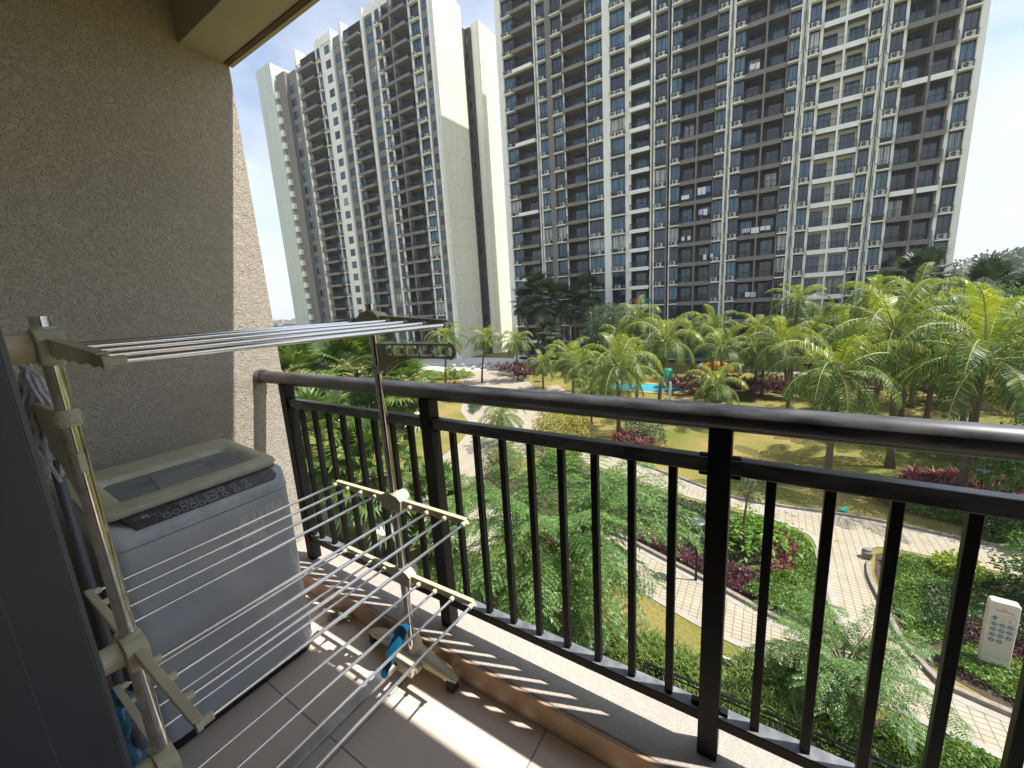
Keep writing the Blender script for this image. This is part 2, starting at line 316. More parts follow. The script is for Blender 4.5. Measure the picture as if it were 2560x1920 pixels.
pframe(mb, .462, .514, .0285, .0425); pframe(mb, .536, .573, .008, .052); pframe(mb, .542, .567, .013, .028); pframe(mb, .542, .567, .032, .047)
for y in (.462, .478, .494, .508):
    mb.q(sl(y, .0475, .0042), sl(y+.009, .0475, .0042), sl(y+.009, .0495, .0042), sl(y, .0495, .0042))
for k in range(6): mb.q(sl(.402, .026+.006*k, .0042), sl(.4045, .026+.006*k, .0042), sl(.4045, .0275+.006*k, .0042), sl(.402, .0275+.006*k, .0042))
for a, b, c, d in ((.355,.375,.042,.044),(.36,.363,.038,.05),(.366,.372,.047,.049),(.378,.395,.041,.0422),(.37,.374,.035,.042)):
    mb.q(sl(a, c, .0042), sl(b, c, .0042), sl(b, d, .0042), sl(a, d, .0042))
for k in range(3): mb.q(sl(.478+.008*k, .033, .0043), sl(.4805+.008*k, .033, .0043), sl(.4805+.008*k, .039, .0043), sl(.478+.008*k, .039, .0043))
part('panel_print', mb, M['print'], cpn)
def zl(x): return .9 + (-1.75 - x) * .055
LX0, LX1, LY0, LY1 = -2.262, -1.752, .256, .818
mb = MB(); mb.loft([rrect(LX0, LX1, LY0, LY1, .05, lambda x: zl(x)-.009, 8), rrect(LX0-.004, LX1+.006, LY0-.006, LY1+.006, .054, lambda x: zl(x)+.002, 8), rrect(LX0, LX1+.002, LY0-.002, LY1+.002, .05, lambda x: zl(x)+.013, 8),
    rrect(LX0+.02, LX1-.02, LY0+.02, LY1-.02, .045, lambda x: zl(x)+.019, 8), rrect(-2.10, LX1-.075, LY0+.065, LY1-.045, .03, lambda x: zl(x)+.017, 8), rrect(-2.095, LX1-.085, LY0+.075, LY1-.055, .028, lambda x: zl(x)+.009, 8), rrect(-2.075, LX1-.10, LY0+.10, LY1-.08, .02, lambda x: zl(x)-.012, 8)], cap=False)
lid = o = part('lid_frame', mb, M['olive'], t, smooth=True); o.modifiers.new('e', 'EDGE_SPLIT').split_angle = R(50)
mb = MB(); mb.loft([rrect(-2.09, LX1-.088, LY0+.08, LY1-.06, .02, lambda x: zl(x)-.002, 8), rrect(-2.09, LX1-.088, LY0+.08, LY1-.06, .02, lambda x: zl(x)-.0005, 8)])
part('lid_window', mb, mat('lid_window_plastic', (.22,.245,.265), (.13,.145,.16), 7, .22, detail=6, lo=.35, hi=.7), lid)
mb = MB(); zq = lambda x: Z + zl(x) + .0012
mb.q((-2.03,.47,zq(-2.03)),(-1.86,.45,zq(-1.86)),(-1.86,.62,zq(-1.86)),(-2.03,.64,zq(-2.03))); mb.box(-2.04,-2.03,.466,.644, zq(-2.035)-.001, zq(-2.035)+.008)
part('lid_handle', mb, mat('lid_inner', (.25,.27,.25), None, rough=.3), lid)
def st(mb, y0, y1, z0, z1): mb.box(X1+.0004, X1+.0014, y0, y1, Z+z0, Z+z1)
mb = MB(); st(mb, .611, .700, .664, .756); st(mb, .613, .698, .632, .662); st(mb, .712, .784, .712, .758)
part('sticker', mb, M['paper'], bod)
# ================================================================ clothes rack
RX, YA, YB = -1.195, .176, .95
t = thing('clothes_drying_rack', 'folding stainless steel clothes rack with cream plastic joints in front of the washing machine', 'clothes rack', (RX, .56, Z))
for y, mm in ((YA, 'steel_a'), (YB, 'steel_b')):
    mb = MB(); mb.tube([(RX, y, Z+.07), (RX, y, Z+.80)], .0165, 18); mb.tube([(RX, y, Z+.801), (RX, y, Z+1.528)], .0148, 18); mb.tube([(RX, y, Z+1.502), (RX, y, Z+1.531)], .0155, 18)
    o = part('pole', mb, M['chrome'], t, smooth=True); o.modifiers.new('e', 'EDGE_SPLIT').split_angle = R(40)
RODX = [-.355, -.27, -.185, -.10]
for lvl, (z, droop) in enumerate(((1.475, .022), (.785, 0.0), (.462, -.006))):
    mcol = M['olive'] if lvl == 0 else M['cream']
    for y, sgn in ((YA, 1), (YB, -1)):      # sgn: direction of the rods
        mb = MB(); yo = y
        f0 = lambda p: (RX + p[0], yo - .011, Z + z + p[1]); f1 = lambda p: (RX + p[0], yo + .011, Z + z + p[1])
        for s in (-1, 1):
            # arm: upper flange and lower web with scalloped underside
            pts = [(s*.035, .014)] + [(s*(.05+.3*k/8), .010 - droop*k/8) for k in range(9)] + [(s*.362, .006-droop), (s*.368, -.004-droop), (s*.360, -.014-droop)]
            low = [(s*(.35-.3*k/8), -.006 - droop*(8-k)/8 - (.006 if k % 2 else 0) - .014*k/8) for k in range(9)]
            poly = pts + low + [(s*.035, -.03)]
            if s < 0: poly = poly[::-1]
            mb.prism(poly, lambda p: (RX+p[0], yo-.005, Z+z+p[1]), lambda p: (RX+p[0], yo+.005, Z+z+p[1]))
            mb.bar((RX+s*.04, yo, Z+z+.014), (RX+s*.358, yo, Z+z+.011-droop), .017, .003)
            for k in range(4):
                dx = s * abs(RODX[k]); zz = Z + z - .002 - droop * (abs(dx)-.05)/.3
                mb.tube([(RX+dx, yo, zz), (RX+dx, yo + sgn*.024, zz)], .009, 10)
        mb.prism([(-.05,-.034),(.05,-.034),(.056,.012),(.036,.028),(.0,.034),(-.036,.028),(-.056,.012)], lambda p: (RX+p[0], yo-.019, Z+z+p[1]), lambda p: (RX+p[0], yo+.019, Z+z+p[1]))
        mb.tube([(RX, yo, Z+z-.04), (RX, yo, Z+z+.036)], .0185, 16)
        brk = soften(part('shelf_bracket', mb, mcol, t), .0025)
        mb = MB(); mb.tube([(RX+.002, yo - sgn*.019, Z+z-.002), (RX+.002, yo - sgn*.055, Z+z-.002)], [.030, .027], 20); soften(part('locking_knob', mb, M['cream'], brk), .003)
    for s in (-1, 1):
        for k in range(4):
            dx = s * abs(RODX[k]); zz = Z + z - .002 - droop * (abs(dx)-.05)/.3
            mb = MB(); mb.tube([(RX+dx, YA+.02, zz), (RX+dx, YB-.02, zz)], .0048 if lvl else .0058, 10, cap=False)
            part('rod', mb, M['rod'], t, smooth=True)
# perforated hanger arms
mb = MB(); y = YB
mb.box(RX+.012, RX+.35, y-.007, y+.007, Z+1.386, Z+1.393); mb.box(RX+.10, RX+.35, y-.006, y+.006, Z+1.344, Z+1.350)
arc = [(RX+.348+.0245*math.cos(R(a)), y, Z+1.3685+.0215*math.sin(R(a))) for a in range(-90, 91, 20)]
for a, b in zip(arc, arc[1:]): mb.bar(a, b, .014, .006, up=(0,1,0))
for k in range(5):
    x = RX + .085 + .063*k; mb.tube([(x, y-.010, Z+1.3675), (x, y+.010, Z+1.3675)], .011, 12); mb.box(x+.006, x+.012, y-.004, y+.004, Z+1.35, Z+1.387)
for k in range(20): mb.box(RX+.10+.0125*k, RX+.104+.0125*k, y-.005, y+.005, Z+1.350, Z+1.354)
mb.prism([(.012,1.39),(.06,1.39),(.07,1.352),(.21,1.348),(.12,1.325),(.05,1.287),(.012,1.30)], lambda p: (RX+p[0], y-.005, Z+p[1]), lambda p: (RX+p[0], y+.005, Z+p[1]))
cv = [(.045,1.285),(.075,1.32),(.12,1.337),(.20,1.346)]
for a, b in zip(cv, cv[1:]): mb.bar((RX+a[0], y, Z+a[1]), (RX+b[0], y, Z+b[1]), .018, .003)
mb.tube([(RX, y, Z+1.285), (RX, y, Z+1.315)], .0195, 16); mb.tube([(RX, y, Z+1.297), (RX, y, Z+1.303)], .0215, 16)
mb.box(RX-.026, RX-.014, y-.008, y+.008, Z+1.36, Z+1.382)
soften(part('hanger_arm', mb, M['olive'], t), .001, 1)
mb = MB(); y = YA
mb.prism([(-.012,1.335),(-.34,1.335),(-.33,1.32),(-.20,1.22),(-.06,1.13),(-.012,1.14)], lambda p: (RX+p[0], y-.006, Z+p[1]), lambda p: (RX+p[0], y+.006, Z+p[1]))
mb.tube([(RX, y, Z+1.31), (RX, y, Z+1.345)], .0195, 16); mb.tube([(RX, y, Z+1.318), (RX, y, Z+1.324)], .0218, 16); mb.tube([(RX, y, Z+1.332), (RX, y, Z+1.337)], .0215, 16)
mb.box(RX+.014, RX+.024, y-.006, y+.006, Z+1.215, Z+1.255); mb.box(RX-.028, RX-.014, y-.01, y+.008, Z+1.19, Z+1.25)
soften(part('hanger_arm', mb, M['olive'], t), .001, 1)
# feet, link bar, film sleeve
def foot(cx, y, name='foot'):
    mb = MB(); rings = []
    for k in range(13):
        u = -1 + 2*k/12; x = cx + u*.262; hw = .030*(1-.35*abs(u)**2.2); top = .125 - .055*abs(u)**1.3 - (.012 if abs(u) > .99 else 0)
        if abs(u) > .99: hw *= .6
        ring = []
        for j in range(12):
            a = 2*math.pi*j/12; ca, sa = math.cos(a), math.sin(a)
            yy = hw*math.copysign(abs(ca)**.6, ca); zz = .048 + (top-.048)*(.5+.5*math.copysign(abs(sa)**.6, sa)); ring.append((x, y+yy, Z+zz))
        rings.append(ring)
    mb.loft(rings); mb.tube([(RX, y, Z+.09), (RX, y, Z+.175)], [.036, .021], 16)
    ft = o = part(name, mb, M['cream'], t, smooth=True); o.modifiers.new('e', 'EDGE_SPLIT').split_angle = R(50)
    for s in (-1, 1):
        mb = MB(); mb.box(cx+s*.235-.02, cx+s*.235+.02, y-.018, y+.018, Z+.001, Z+.055); soften(part('castor', mb, M['rubber'], ft), .006)
foot(-1.235, .965); foot(-1.235, YA-.005)
mb = MB(); mb.box(RX-.05, RX+.05, .885, .945, Z+.045, Z+.10); mb.box(RX-.065, RX+.065, .905, .935, Z+.055, Z+.075); soften(part('bar_holder', mb, M['cream'], t), .004)
mb = MB(); mb.box(RX-.062, RX-.022, YA+.02, .90, Z+.062, Z+.080); lkb = soften(part('link_bar', mb, M['steelbar'], t), .002)
mb = MB(); mb.box(RX-.055, RX-.028, .84, .875, Z+.0803, Z+.0812); part('bar_sticker', mb, M['paper'], lkb)
mb = MB(); rows = []
for k in range(13):      # stiff film wrapped round the pole foot and running down to the bar
    u = k/12; yy = .950 - .128*u**1.3; zz = .245 - .165*u**1.7; wd = .019 + .016*math.sin(min(1, u*1.15)*math.pi)
    rows.append([(RX-.006-.022*u + wd*math.sin(a_), yy - .021*math.cos(a_)*(1-.5*u), Z+zz + .012*(1-math.cos(a_))*u) for a_ in [R(q_) for q_ in range(-80, 81, 20)]])
for a, b in zip(rows, rows[1:]):
    for j in range(8): mb.q(a[j], a[j+1], b[j+1], b[j])
o = part('plastic_film', mb, M['blue'], t)
for f in o.data.polygons: f.use_smooth = True
# ================================================================ small things on the balcony
rnd = random.Random(3)
t = thing('string_mop', 'mop with a head of grey white strings propped upright behind the rack pole', 'mop', (-1.56, .185, Z))
mb = MB(); mb.tube([(-1.56,.185,Z+.002),(-1.56,.185,Z+1.42)], .011, 10); part('handle', mb, M['alulight'], t, smooth=True)
mb = MB()
for k in range(130):
    a = rnd.uniform(0, 2*math.pi); rr = rnd.uniform(.02, .075); x, y = -1.56 + rr*math.cos(a)*1.3, .185 + rr*math.sin(a)*.6
    z0 = 1.43 - rnd.uniform(0, .07); ln = rnd.uniform(.14, .24); P_ = [(-1.56 + (x+1.56)*min(1, q_*1.8) + rnd.uniform(-.008,.008), .185+(y-.185)*min(1, q_*1.8)+rnd.uniform(-.008,.008), Z+z0-ln*q_) for q_ in (0,.2,.4,.6,.8,1)]
    mb.tube(P_, .0042, 5)
part('strings', mb, mat('mop_string', (.62,.62,.66), (.40,.40,.44), 60, .9), t)
t = single('storage_board', (lambda b: (b.box(-1.86,-1.66,.118,.142,Z+.002,Z+.78), b.box(-1.665,-1.655,.112,.148,Z+.02,Z+.76), b)[-1])(MB()), M['alu'], 'dark folded board squeezed between the washing machine and the building', 'board', (-1.76,.13,Z)); soften(t, .006)
mb = MB(); rings = []
for k in range(10):
    u = k/9; r_ = .052 + .018*math.sin(u*7) + .012*u - (.05 if k == 9 else 0)
    rings.append([(-1.60 + r_*1.15*math.cos(2*math.pi*j/18)*(1+.12*math.sin(5*j+3*u*6)), .168 + r_*.85*math.sin(2*math.pi*j/18)*(1+.1*math.cos(4*j+u*5)), Z+.003+.42*u) for j in range(18)])
mb.loft(rings); single('plastic_bag', mb, M['blue'], 'crumpled blue plastic bag standing beside the washing machine', 'bag', (-1.60,.168,Z), smooth=True)
mb = MB(); L0 = Vector((-1.745, 1.0, Z+.003))
for k in range(8):
    u = k/8; u2 = (k+1)/8
    def lp(u, s): return (-1.80 + .135*u, .945 + .05*u + s*.022*math.sin(math.pi*min(1, u+.12)), Z+.004 + .018*abs(s)**1.5 + .014*math.sin(u*5)**2)
    for s0, s1, m_ in ((-1,-.3,0),(-.3,.3,1),(.3,1,0)): mb.q(lp(u,s0), lp(u2,s0), lp(u2,s1), lp(u,s1), mi=m_)
for s in (0, 1): mb.tube([(-1.80+.02*s,.945,Z+.012),(-1.74,.95+.05*s,Z+.016)], .005, 6, mi=s)
o = single('fallen_leaf', mb, [mat('dry_leaf_green', (.13,.20,.08), (.33,.36,.2), 60, .6), mat('dry_leaf_brown', (.34,.15,.09), (.2,.1,.06), 60, .6)], 'curled green and brown leaf lying on the tiles by the skirting', 'leaf', (-1.74,.97,Z)); s_ = o.modifiers.new('s', 'SOLIDIFY'); s_.thickness = .002

# ================================================================ apartment towers
FH, FZ0 = 2.975, .71
def paneled(name, c1, c2, rough=.8): return mat(name, c1, c2, .35, rough, detail=6, lo=.3, hi=.75, mapscale=(1,1,.35))
B_WHITE = mat('tower_white', (.86,.84,.75), (.74,.72,.635), .6, .75, detail=7, mapscale=(1,1,.25), lo=.35, hi=.8)
B_GREY = mat('tower_greybrown', (.225,.205,.18), (.185,.168,.147), .5, .8, detail=6, mapscale=(1,1,.3))
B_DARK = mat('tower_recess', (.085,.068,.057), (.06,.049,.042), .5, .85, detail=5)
B_FRAME = mat('window_frame', (.035,.036,.038), None, rough=.5)
B_GLASS = glassmat('window_glass', (.008,.022,.045), (.040,.115,.175), (.36,.37,.35))
B_RAIL = mat('balcony_bars', (.02,.02,.022), None, rough=.5)
B_AC = mat('ac_casing', (.62,.60,.54), (.5,.48,.42), 3, .55)
B_ACF = mat('ac_fan', (.05,.05,.055), None, rough=.5)
B_BRIGHT = mat('balcony_white', (.88,.87,.80), (.80,.79,.72), 1.5, .7)
def inframe(p):
    q_ = cam.matrix_world.inverted() @ Vector(p)
    if q_.z >= 0: return False
    f = 1006.27; x = f*q_.x/-q_.z; y = f*q_.y/-q_.z
    return abs(x) < 1300 and abs(y) < 980
PARTNUM = {}
def emit(kind, items, t, most=100):
    """items: (key, builder, mats, (x,y,z)); the largest in view become parts, the rest one part"""
    items = sorted(items, key=lambda i: (not inframe(i[3]), (Vector(i[3]) - cam.location).length))
    cache = {}; rest = MB(); rm = None; base = BASE[t.name]
    for n, (key, fn, mats, p) in enumerate(items):
        if n < most:
            if key not in cache: cache[key] = fn().mesh(kind, mats)
            put(kind, cache[key], t, (p[0]-base[0], p[1]-base[1], p[2]-base[2]))
        else:
            rest.add(fn(), p); rm = mats
    if rm: part(kind, rest, rm, t, kind='stuff')
def m_window(w, h=2.05, z0=.62, lights=2, spand=True, transom=True, deep=.12):
    def fn():
        b = MB(); b.box(.03, w-.03, deep, deep+.04, z0, z0+h, 1)
        b.box(0, w, deep-.05, deep+.0, z0-.05, z0+.02); b.box(0, w, deep-.05, deep, z0+h-.05, z0+h+.02)
        for k in range(lights+1):
            x = .02 + (w-.09)*k/lights; b.box(x, x+.05, deep-.052, deep-.001, z0+.021, z0+h-.051)
        if transom: b.box(.03, w-.03, deep-.045, deep-.0015, z0+.42, z0+.46)
        if spand: b.box(0, w, deep-.02, deep+.05, 0, z0-.051, 2)
        return b
    return fn
def m_ledge_rail(w):
    def fn():
        b = MB(); b.box(0, w, -.57, -.54, .62, .66); b.box(0, w, -.56, -.545, .33, .35); n = max(2, int(w/.9))
        for k in range(n+1): x = (w-.03)*k/n; b.box(x, x+.03, -.57, -.54, 0, .62)
        b.box(0, .03, -.54, 0, .62, .66); b.box(w-.03, w, -.54, 0, .62, .66); return b
    return fn
def m_ac():
    b = MB(); b.box(0, .82, -.50, -.17, .06, .62, 0); b.box(.03, .11, -.49, -.19, 0, .06, 1); b.box(.70, .78, -.49, -.19, 0, .06, 1)
    n = 14; c = (.32, .34); b.prism([(c[0]+.22*math.cos(2*math.pi*k/n), c[1]+.22*math.sin(2*math.pi*k/n)) for k in range(n)], lambda p: (p[0], -.5, p[1]), lambda p: (p[0], -.515, p[1]), 1)
    b.prism([(c[0]+.06*math.cos(2*math.pi*k/8), c[1]+.06*math.sin(2*math.pi*k/8)) for k in range(8)], lambda p: (p[0], -.515, p[1]), lambda p: (p[0], -.525, p[1]), 0)
    return b
def m_balcony(w, proj, fascia=.42):
    def fn():
        b = MB(); b.box(0, w, -proj, 0, -.16, .0, 0); b.box(0, w, -proj-.08, -proj, -fascia+.06, .22, 0)      # slab and fascia
        y = -proj-.04; b.box(.0, w, y-.025, y+.025, 1.05, 1.10, 1); b.box(.0, w, y-.015, y+.015, .92, .95, 1); b.box(0, w, y-.012, y+.012, .27, .295, 1)
        n = max(4, int(w/.20))
        for k in range(n+1):
            x = (w-.02)*k/n; r_ = .026 if k % 6 == 0 or k == n else .0105; b.box(x+.01-r_, x+.01+r_, y-r_, y+r_, .22, 1.05, 1)
        if proj > .4:
            for x in (0, w-.04):
                b.box(x, x+.04, -proj, -.01, 1.05, 1.10, 1); b.box(x, x+.04, -proj, -.01, -.0+.001, .14, 0)
                for k in range(1, int(proj/.2)): b.box(x+.01, x+.03, -proj+.2*k, -proj+.2*k+.02, .14, 1.05, 1)
        return b
    return fn
def m_door(w, h=2.35):
    def fn():
        b = MB(); b.box(0, w, 0, .04, 0, h, 1)
        for x in (0, w*.5-.03, w-.06): b.box(x, x+.06, -.03, 0, 0, h)
        b.box(0, w, -.032, -.001, h-.06, h); b.box(0, w, -.031, -.001, 0, .05); return b
    return fn
def facade(t, yF, bays, nfl, seed, depth=1.35, zt=None):
    rnd = random.Random(seed); W_, BG, BW, D_, A_, Rr = [], [], [], [], [], []
    sh = {'w': MB(), 'g': MB(), 'd': MB(), 'b': MB()}
    ztop = FZ0 + FH*nfl
    for bay in bays:
        typ, x0, x1 = bay[:3]; opt = bay[3] if len(bay) > 3 else {}
        w = x1 - x0; yy = yF + opt.get('dy', 0)
        top = opt.get('top', ztop + 1.2)
        if typ == 'P':
            sh[opt.get('c', 'w')].box(x0, x1, yy-opt.get('proj', .12), yy+depth+.3, 0, top)
            continue
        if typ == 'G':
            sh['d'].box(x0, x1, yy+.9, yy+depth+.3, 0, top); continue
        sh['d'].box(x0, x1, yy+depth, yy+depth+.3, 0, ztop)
        if 'top' in opt or True: sh[opt.get('cap', 'g')].box(x0, x1, yy-.02, yy+depth, ztop, top)
        for k in range(nfl):
            z = FZ0 + FH*k
            if typ == 'W':
                sh['w'].box(x0-.05, x1+.05, yy-.62, yy-.001, z-.16, z); sh['d'].box(x0, x1, yy+.0, yy+depth, z-.26, z-.01)
                W_.append((('w', round(w,2)), m_window(w, lights=3 if w > 2.4 else 2), [B_FRAME, B_GLASS, B_DARK], (x0, yy, z)))
                Rr.append((('r', round(w,2)), m_ledge_rail(w), [B_RAIL], (x0, yy, z)))
                n = 0 if rnd.random() < .22 else (2 if (w > 2.3 and rnd.random() < .6) else 1)
                for j in range(n): A_.append(('ac', m_ac, [B_AC, B_ACF], (x0 + (.1 if j == 0 else 1.15) + rnd.uniform(0, max(0, w-2.1 if n > 1 else w-1.05)), yy, z)))
            elif typ == 'S':
                ww = opt.get('ww', 1.7); cx = (x0+x1)/2; c = sh[opt.get('c', 'g')]; xa, xb = cx-ww/2, cx+ww/2
                c.box(x0, xa, yy, yy+.35, z-.2, z+FH-.2); c.box(xb, x1, yy, yy+.35, z-.2, z+FH-.2); c.box(xa, xb, yy, yy+.35, z-.2, z+.75); c.box(xa, xb, yy, yy+.35, z+2.45, z+FH-.2)
                W_.append((('s', round(ww,2)), m_window(ww, h=1.7, z0=.75, spand=False), [B_FRAME, B_GLASS, B_DARK], (xa, yy, z)))
            elif typ == 'B':
                proj = opt.get('proj', .9); every = opt.get('every', 0); white = opt.get('white', False) or (every and (k % every == opt.get('ph', 0)))
                mats = [B_BRIGHT if white else B_GREY, B_RAIL]
                (BW if white else BG).append((('b', round(w,2), proj), m_balcony(w, proj), mats, (x0, yy, z)))
                wall = opt.get('wall', 'b' if not opt.get('white') else 'w')
                sh[opt.get('c', 'g')].box(x0, x1, yy+.001, yy+depth, z-.15, z+.005)
                dw = min(2.1, w-.5) if not opt.get('dw') else opt['dw']; dx = x0 + (w-dw)*opt.get('dp', .35)
                D_.append((('d', round(dw,2)), m_door(dw), [B_FRAME, B_GLASS], (dx, yy+depth-.05, z)))
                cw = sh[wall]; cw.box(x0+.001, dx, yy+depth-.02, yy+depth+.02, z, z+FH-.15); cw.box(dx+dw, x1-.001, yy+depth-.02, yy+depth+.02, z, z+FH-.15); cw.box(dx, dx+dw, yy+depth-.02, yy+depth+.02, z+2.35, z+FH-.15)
                if w > 2.8:
                    for xx in (x0, x1-.12): cw.box(xx, xx+.12, yy+.002, yy+depth-.021, z, z+FH-.16)
    al = MB()
    for key, mi in (('w', 0), ('g', 1), ('d', 2), ('b', 2)): sh[key].m = [mi]*len(sh[key].f); al.add(sh[key])
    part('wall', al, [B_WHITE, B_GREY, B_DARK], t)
    emit('window', W_, t); emit('balcony', BG, t, 100 if not BW else 70); emit('balcony', BW, t, 30) if BW else None
    emit('balcony_door', D_, t); emit('air_conditioner', A_, t); emit('ledge_railing', Rr, t)
# ---- tower opposite (broad, right hand in the picture)
Y1 = 70.0
t1 = thing('apartment_tower', 'broad grey and white high-rise with stacked balconies facing the garden, tallest in view', 'apartment tower', (-12, 76, 0))
def s70(L_): return [(a, b*70, c*70, *(d,)) if True else 0 for a, b, c, *dd in L_ for d in [dd[0] if dd else {}]]
bays1 = s70([('P',-.634,-.6175,{'proj':.35}), ('W',-.6175,-.587), ('B',-.587,-.5305,{'every':4,'ph':1,'dw':1.9,'dp':.6}), ('P',-.5305,-.527), ('P',-.5235,-.5195), ('G',-.527,-.5235), ('W',-.5195,-.496),
 ('P',-.496,-.481,{'c':'g','proj':.25}), ('W',-.481,-.4545), ('P',-.4545,-.4515), ('B',-.4515,-.3955,{'dw':2.1,'dp':.55}), ('P',-.3955,-.393), ('W',-.393,-.3545), ('P',-.3545,-.3375,{'proj':.35}), ('W',-.3375,-.3045),
 ('P',-.3045,-.291,{'proj':.0}), ('B',-.291,-.248,{'white':True,'wall':'b','dw':2.0,'dp':.2}), ('P',-.248,-.245), ('P',-.2415,-.238), ('G',-.245,-.2415), ('W',-.238,-.2145), ('P',-.2145,-.211,{'c':'g'}), ('G',-.211,-.207), ('P',-.207,-.2045), ('W',-.2045,-.1855),
 ('B',-.1855,-.1545,{'proj':.25,'dw':1.45,'dp':.3}), ('P',-.1545,-.1515,{'c':'g','proj':.33}), ('B',-.1515,-.121,{'proj':.25,'dw':1.45,'dp':.6}), ('P',-.121,-.1185,{'c':'g','proj':0}), ('W',-.1185,-.1005), ('P',-.1005,-.0975,{'proj':.3}), ('P',-.0975,-.092,{'proj':.1}), ('P',-.092,-.089,{'proj':.3}),
 ('W',-.089,-.0705), ('B',-.0705,-.0385,{'proj':.25,'dw':1.5,'dp':.3}), ('P',-.0385,-.0355,{'c':'g','proj':.33}), ('B',-.0355,-.0035,{'proj':.25,'dw':1.5,'dp':.6}), ('P',-.0035,-.001,{'c':'g','proj':0}), ('W',-.001,.015), ('P',.015,.018,{'proj':.3}), ('P',.018,.025,{'proj':.08}), ('P',.025,.028,{'proj':.3}),
 ('W',.028,.0445), ('P',.0445,.049,{'proj':.0}), ('B',.049,.0785,{'proj':.25,'white':True,'dw':1.45,'dp':.1}), ('P',.0785,.0815,{'proj':.33}), ('B',.0815,.110,{'proj':.25,'white':True,'dw':1.45,'dp':.7}), ('P',.110,.1125,{'proj':0}), ('W',.1125,.1275), ('P',.1275,.1305,{'proj':.3}), ('P',.1305,.137,{'proj':.08}), ('P',.137,.140,{'proj':.3}),
 ('W',.140,.157), ('P',.157,.161,{'proj':0}), ('B',.161,.1915,{'proj':.3,'every':4,'ph':3,'dw':1.5,'dp':.15}), ('P',.1915,.195,{'c':'g','proj':.33}), ('B',.195,.2215,{'proj':.3,'every':4,'ph':3,'dw':1.4,'dp':.5}), ('P',.2215,.226,{'proj':0}), ('W',.226,.243), ('P',.243,.2515,{'proj':.35})])
facade(t1, Y1, bays1, 24, 11)
mb = MB(); mb.box(-.6335*70, .251*70, Y1+1.66, Y1+12, 0, 73.4); part('wall', mb, B_WHITE, t1)
mb = MB()
for x0, x1, h in ((-40,-32,4),(-14,-8,3.5),(6,14,3.5)): mb.box(x0, x1, Y1+3, Y1+9, 73.41, 73.4+h)
part('roof_housing', mb, B_WHITE, t1)
pipes = MB()
for xx in (-.0948, .0215, .1338):
    for k in range(23):
        z = FZ0 + FH*k
        for s in (-1, 1):
            x = xx*70 + s*.16; P_ = [(x+s*.75, Y1-.42, z+.5), (x+s*.45, Y1-.36, z+.45), (x+s*.1, Y1-.33, z+.8), (x, Y1-.16, z+1.3), (x, Y1-.16, z+2.4)]
            pipes.tube(P_, .025, 5)
    pipes.tube([(xx*70, Y1-.2, 1), (xx*70, Y1-.2, 72)], .05, 6)
part('pipework', pipes, B_RAIL, t1)
# ---- tower to the side with the blank slab walls
Y2 = 68.0
SLAB = tiles('slab_panels', (.74,.73,.63), (.71,.70,.61), (.46,.46,.41), 4.2, 5.95, .05, offset=.35, rough=.8, coords='Object', rotx=R(90), bump=.1)
SLABX = tiles('slab_panels_side', (.78,.77,.66), (.75,.74,.64), (.50,.49,.43), 2.1, 5.95, .035, offset=.45, rough=.8, bump=.1)
n_ = SLABX.node_tree.nodes
for q_ in n_:
    if q_.type == 'MAPPING':
        cmb = n_.new('ShaderNodeCombineXYZ'); sep = n_.new('ShaderNodeSeparateXYZ'); tcn = [a for a in n_ if a.type == 'TEX_COORD'][0]
        SLABX.node_tree.links.new(tcn.outputs['Object'], sep.inputs[0]); SLABX.node_tree.links.new(sep.outputs[1], cmb.inputs[0]); SLABX.node_tree.links.new(sep.outputs[2], cmb.inputs[1]); SLABX.node_tree.links.new(cmb.outputs[0], q_.inputs[0])
t2 = thing('apartment_tower', 'high-rise with blank pale slab walls at its ends, standing left of the broader tower', 'apartment tower', (-80, 74, 0))
bays2 = [(a, b*68, c*68, d[0] if d else {}) for a, b, c, *d in [('P',-1.482,-1.470,{'proj':1.0,'top':74.0}), ('B',-1.470,-1.378,{'proj':1.3,'dw':3.6,'dp':.4,'top':72.1}), ('P',-1.378,-1.372), ('W',-1.372,-1.352,{'cap':'w','top':73.9}), ('P',-1.352,-1.345,{'top':73.9}), ('S',-1.345,-1.285,{'c':'w','cap':'w','ww':1.9,'top':73.9}), ('P',-1.285,-1.279,{'proj':.5,'top':73.9}),
 ('S',-1.279,-1.236,{'c':'g','ww':1.9,'top':70.2}), ('P',-1.236,-1.224,{'proj':.4,'top':73.9}), ('W',-1.224,-1.200,{'top':72.1}), ('B',-1.200,-1.131,{'proj':1.2,'dw':2.4,'dp':.6,'top':72.1}), ('P',-1.131,-1.118,{'proj':.4,'top':73.8}),
 ('S',-1.118,-1.080,{'c':'g','ww':1.9,'cap':'w','top':73.8}), ('P',-1.080,-1.070,{'top':73.8}), ('W',-1.070,-1.049,{'cap':'w','top':73.8}), ('P',-1.049,-1.040,{'top':73.8}), ('B',-1.040,-.997,{'proj':1.0,'dw':1.7,'dp':.2,'cap':'w'}), ('P',-.997,-.990,{'c':'g','proj':1.0}), ('B',-.990,-.932,{'proj':1.1,'dw':2.0,'dp':.8}), ('P',-.932,-.924,{'top':76}), ('W',-.924,-.889,{'cap':'w','top':76}), ('P',-.889,-.882,{'top':76}),
 ('S',-.882,-.843,{'c':'g','ww':1.9,'cap':'w','top':76})]]
facade(t2, Y2, bays2, 24, 5)
mb = MB(); mb.box(-1.48*68, -.8435*68, Y2+1.66, Y2+7.9, 0, 71.9); part('wall', mb, B_WHITE, t2)
mb = MB(); mb.box(-57.3, -56.5, 67.3, 75.9, 0, 70.5); mb.box(-53.8, -53.4, 77.4, 83.6, 0, 67.7)
part('slab_wall', mb, SLABX, t2)
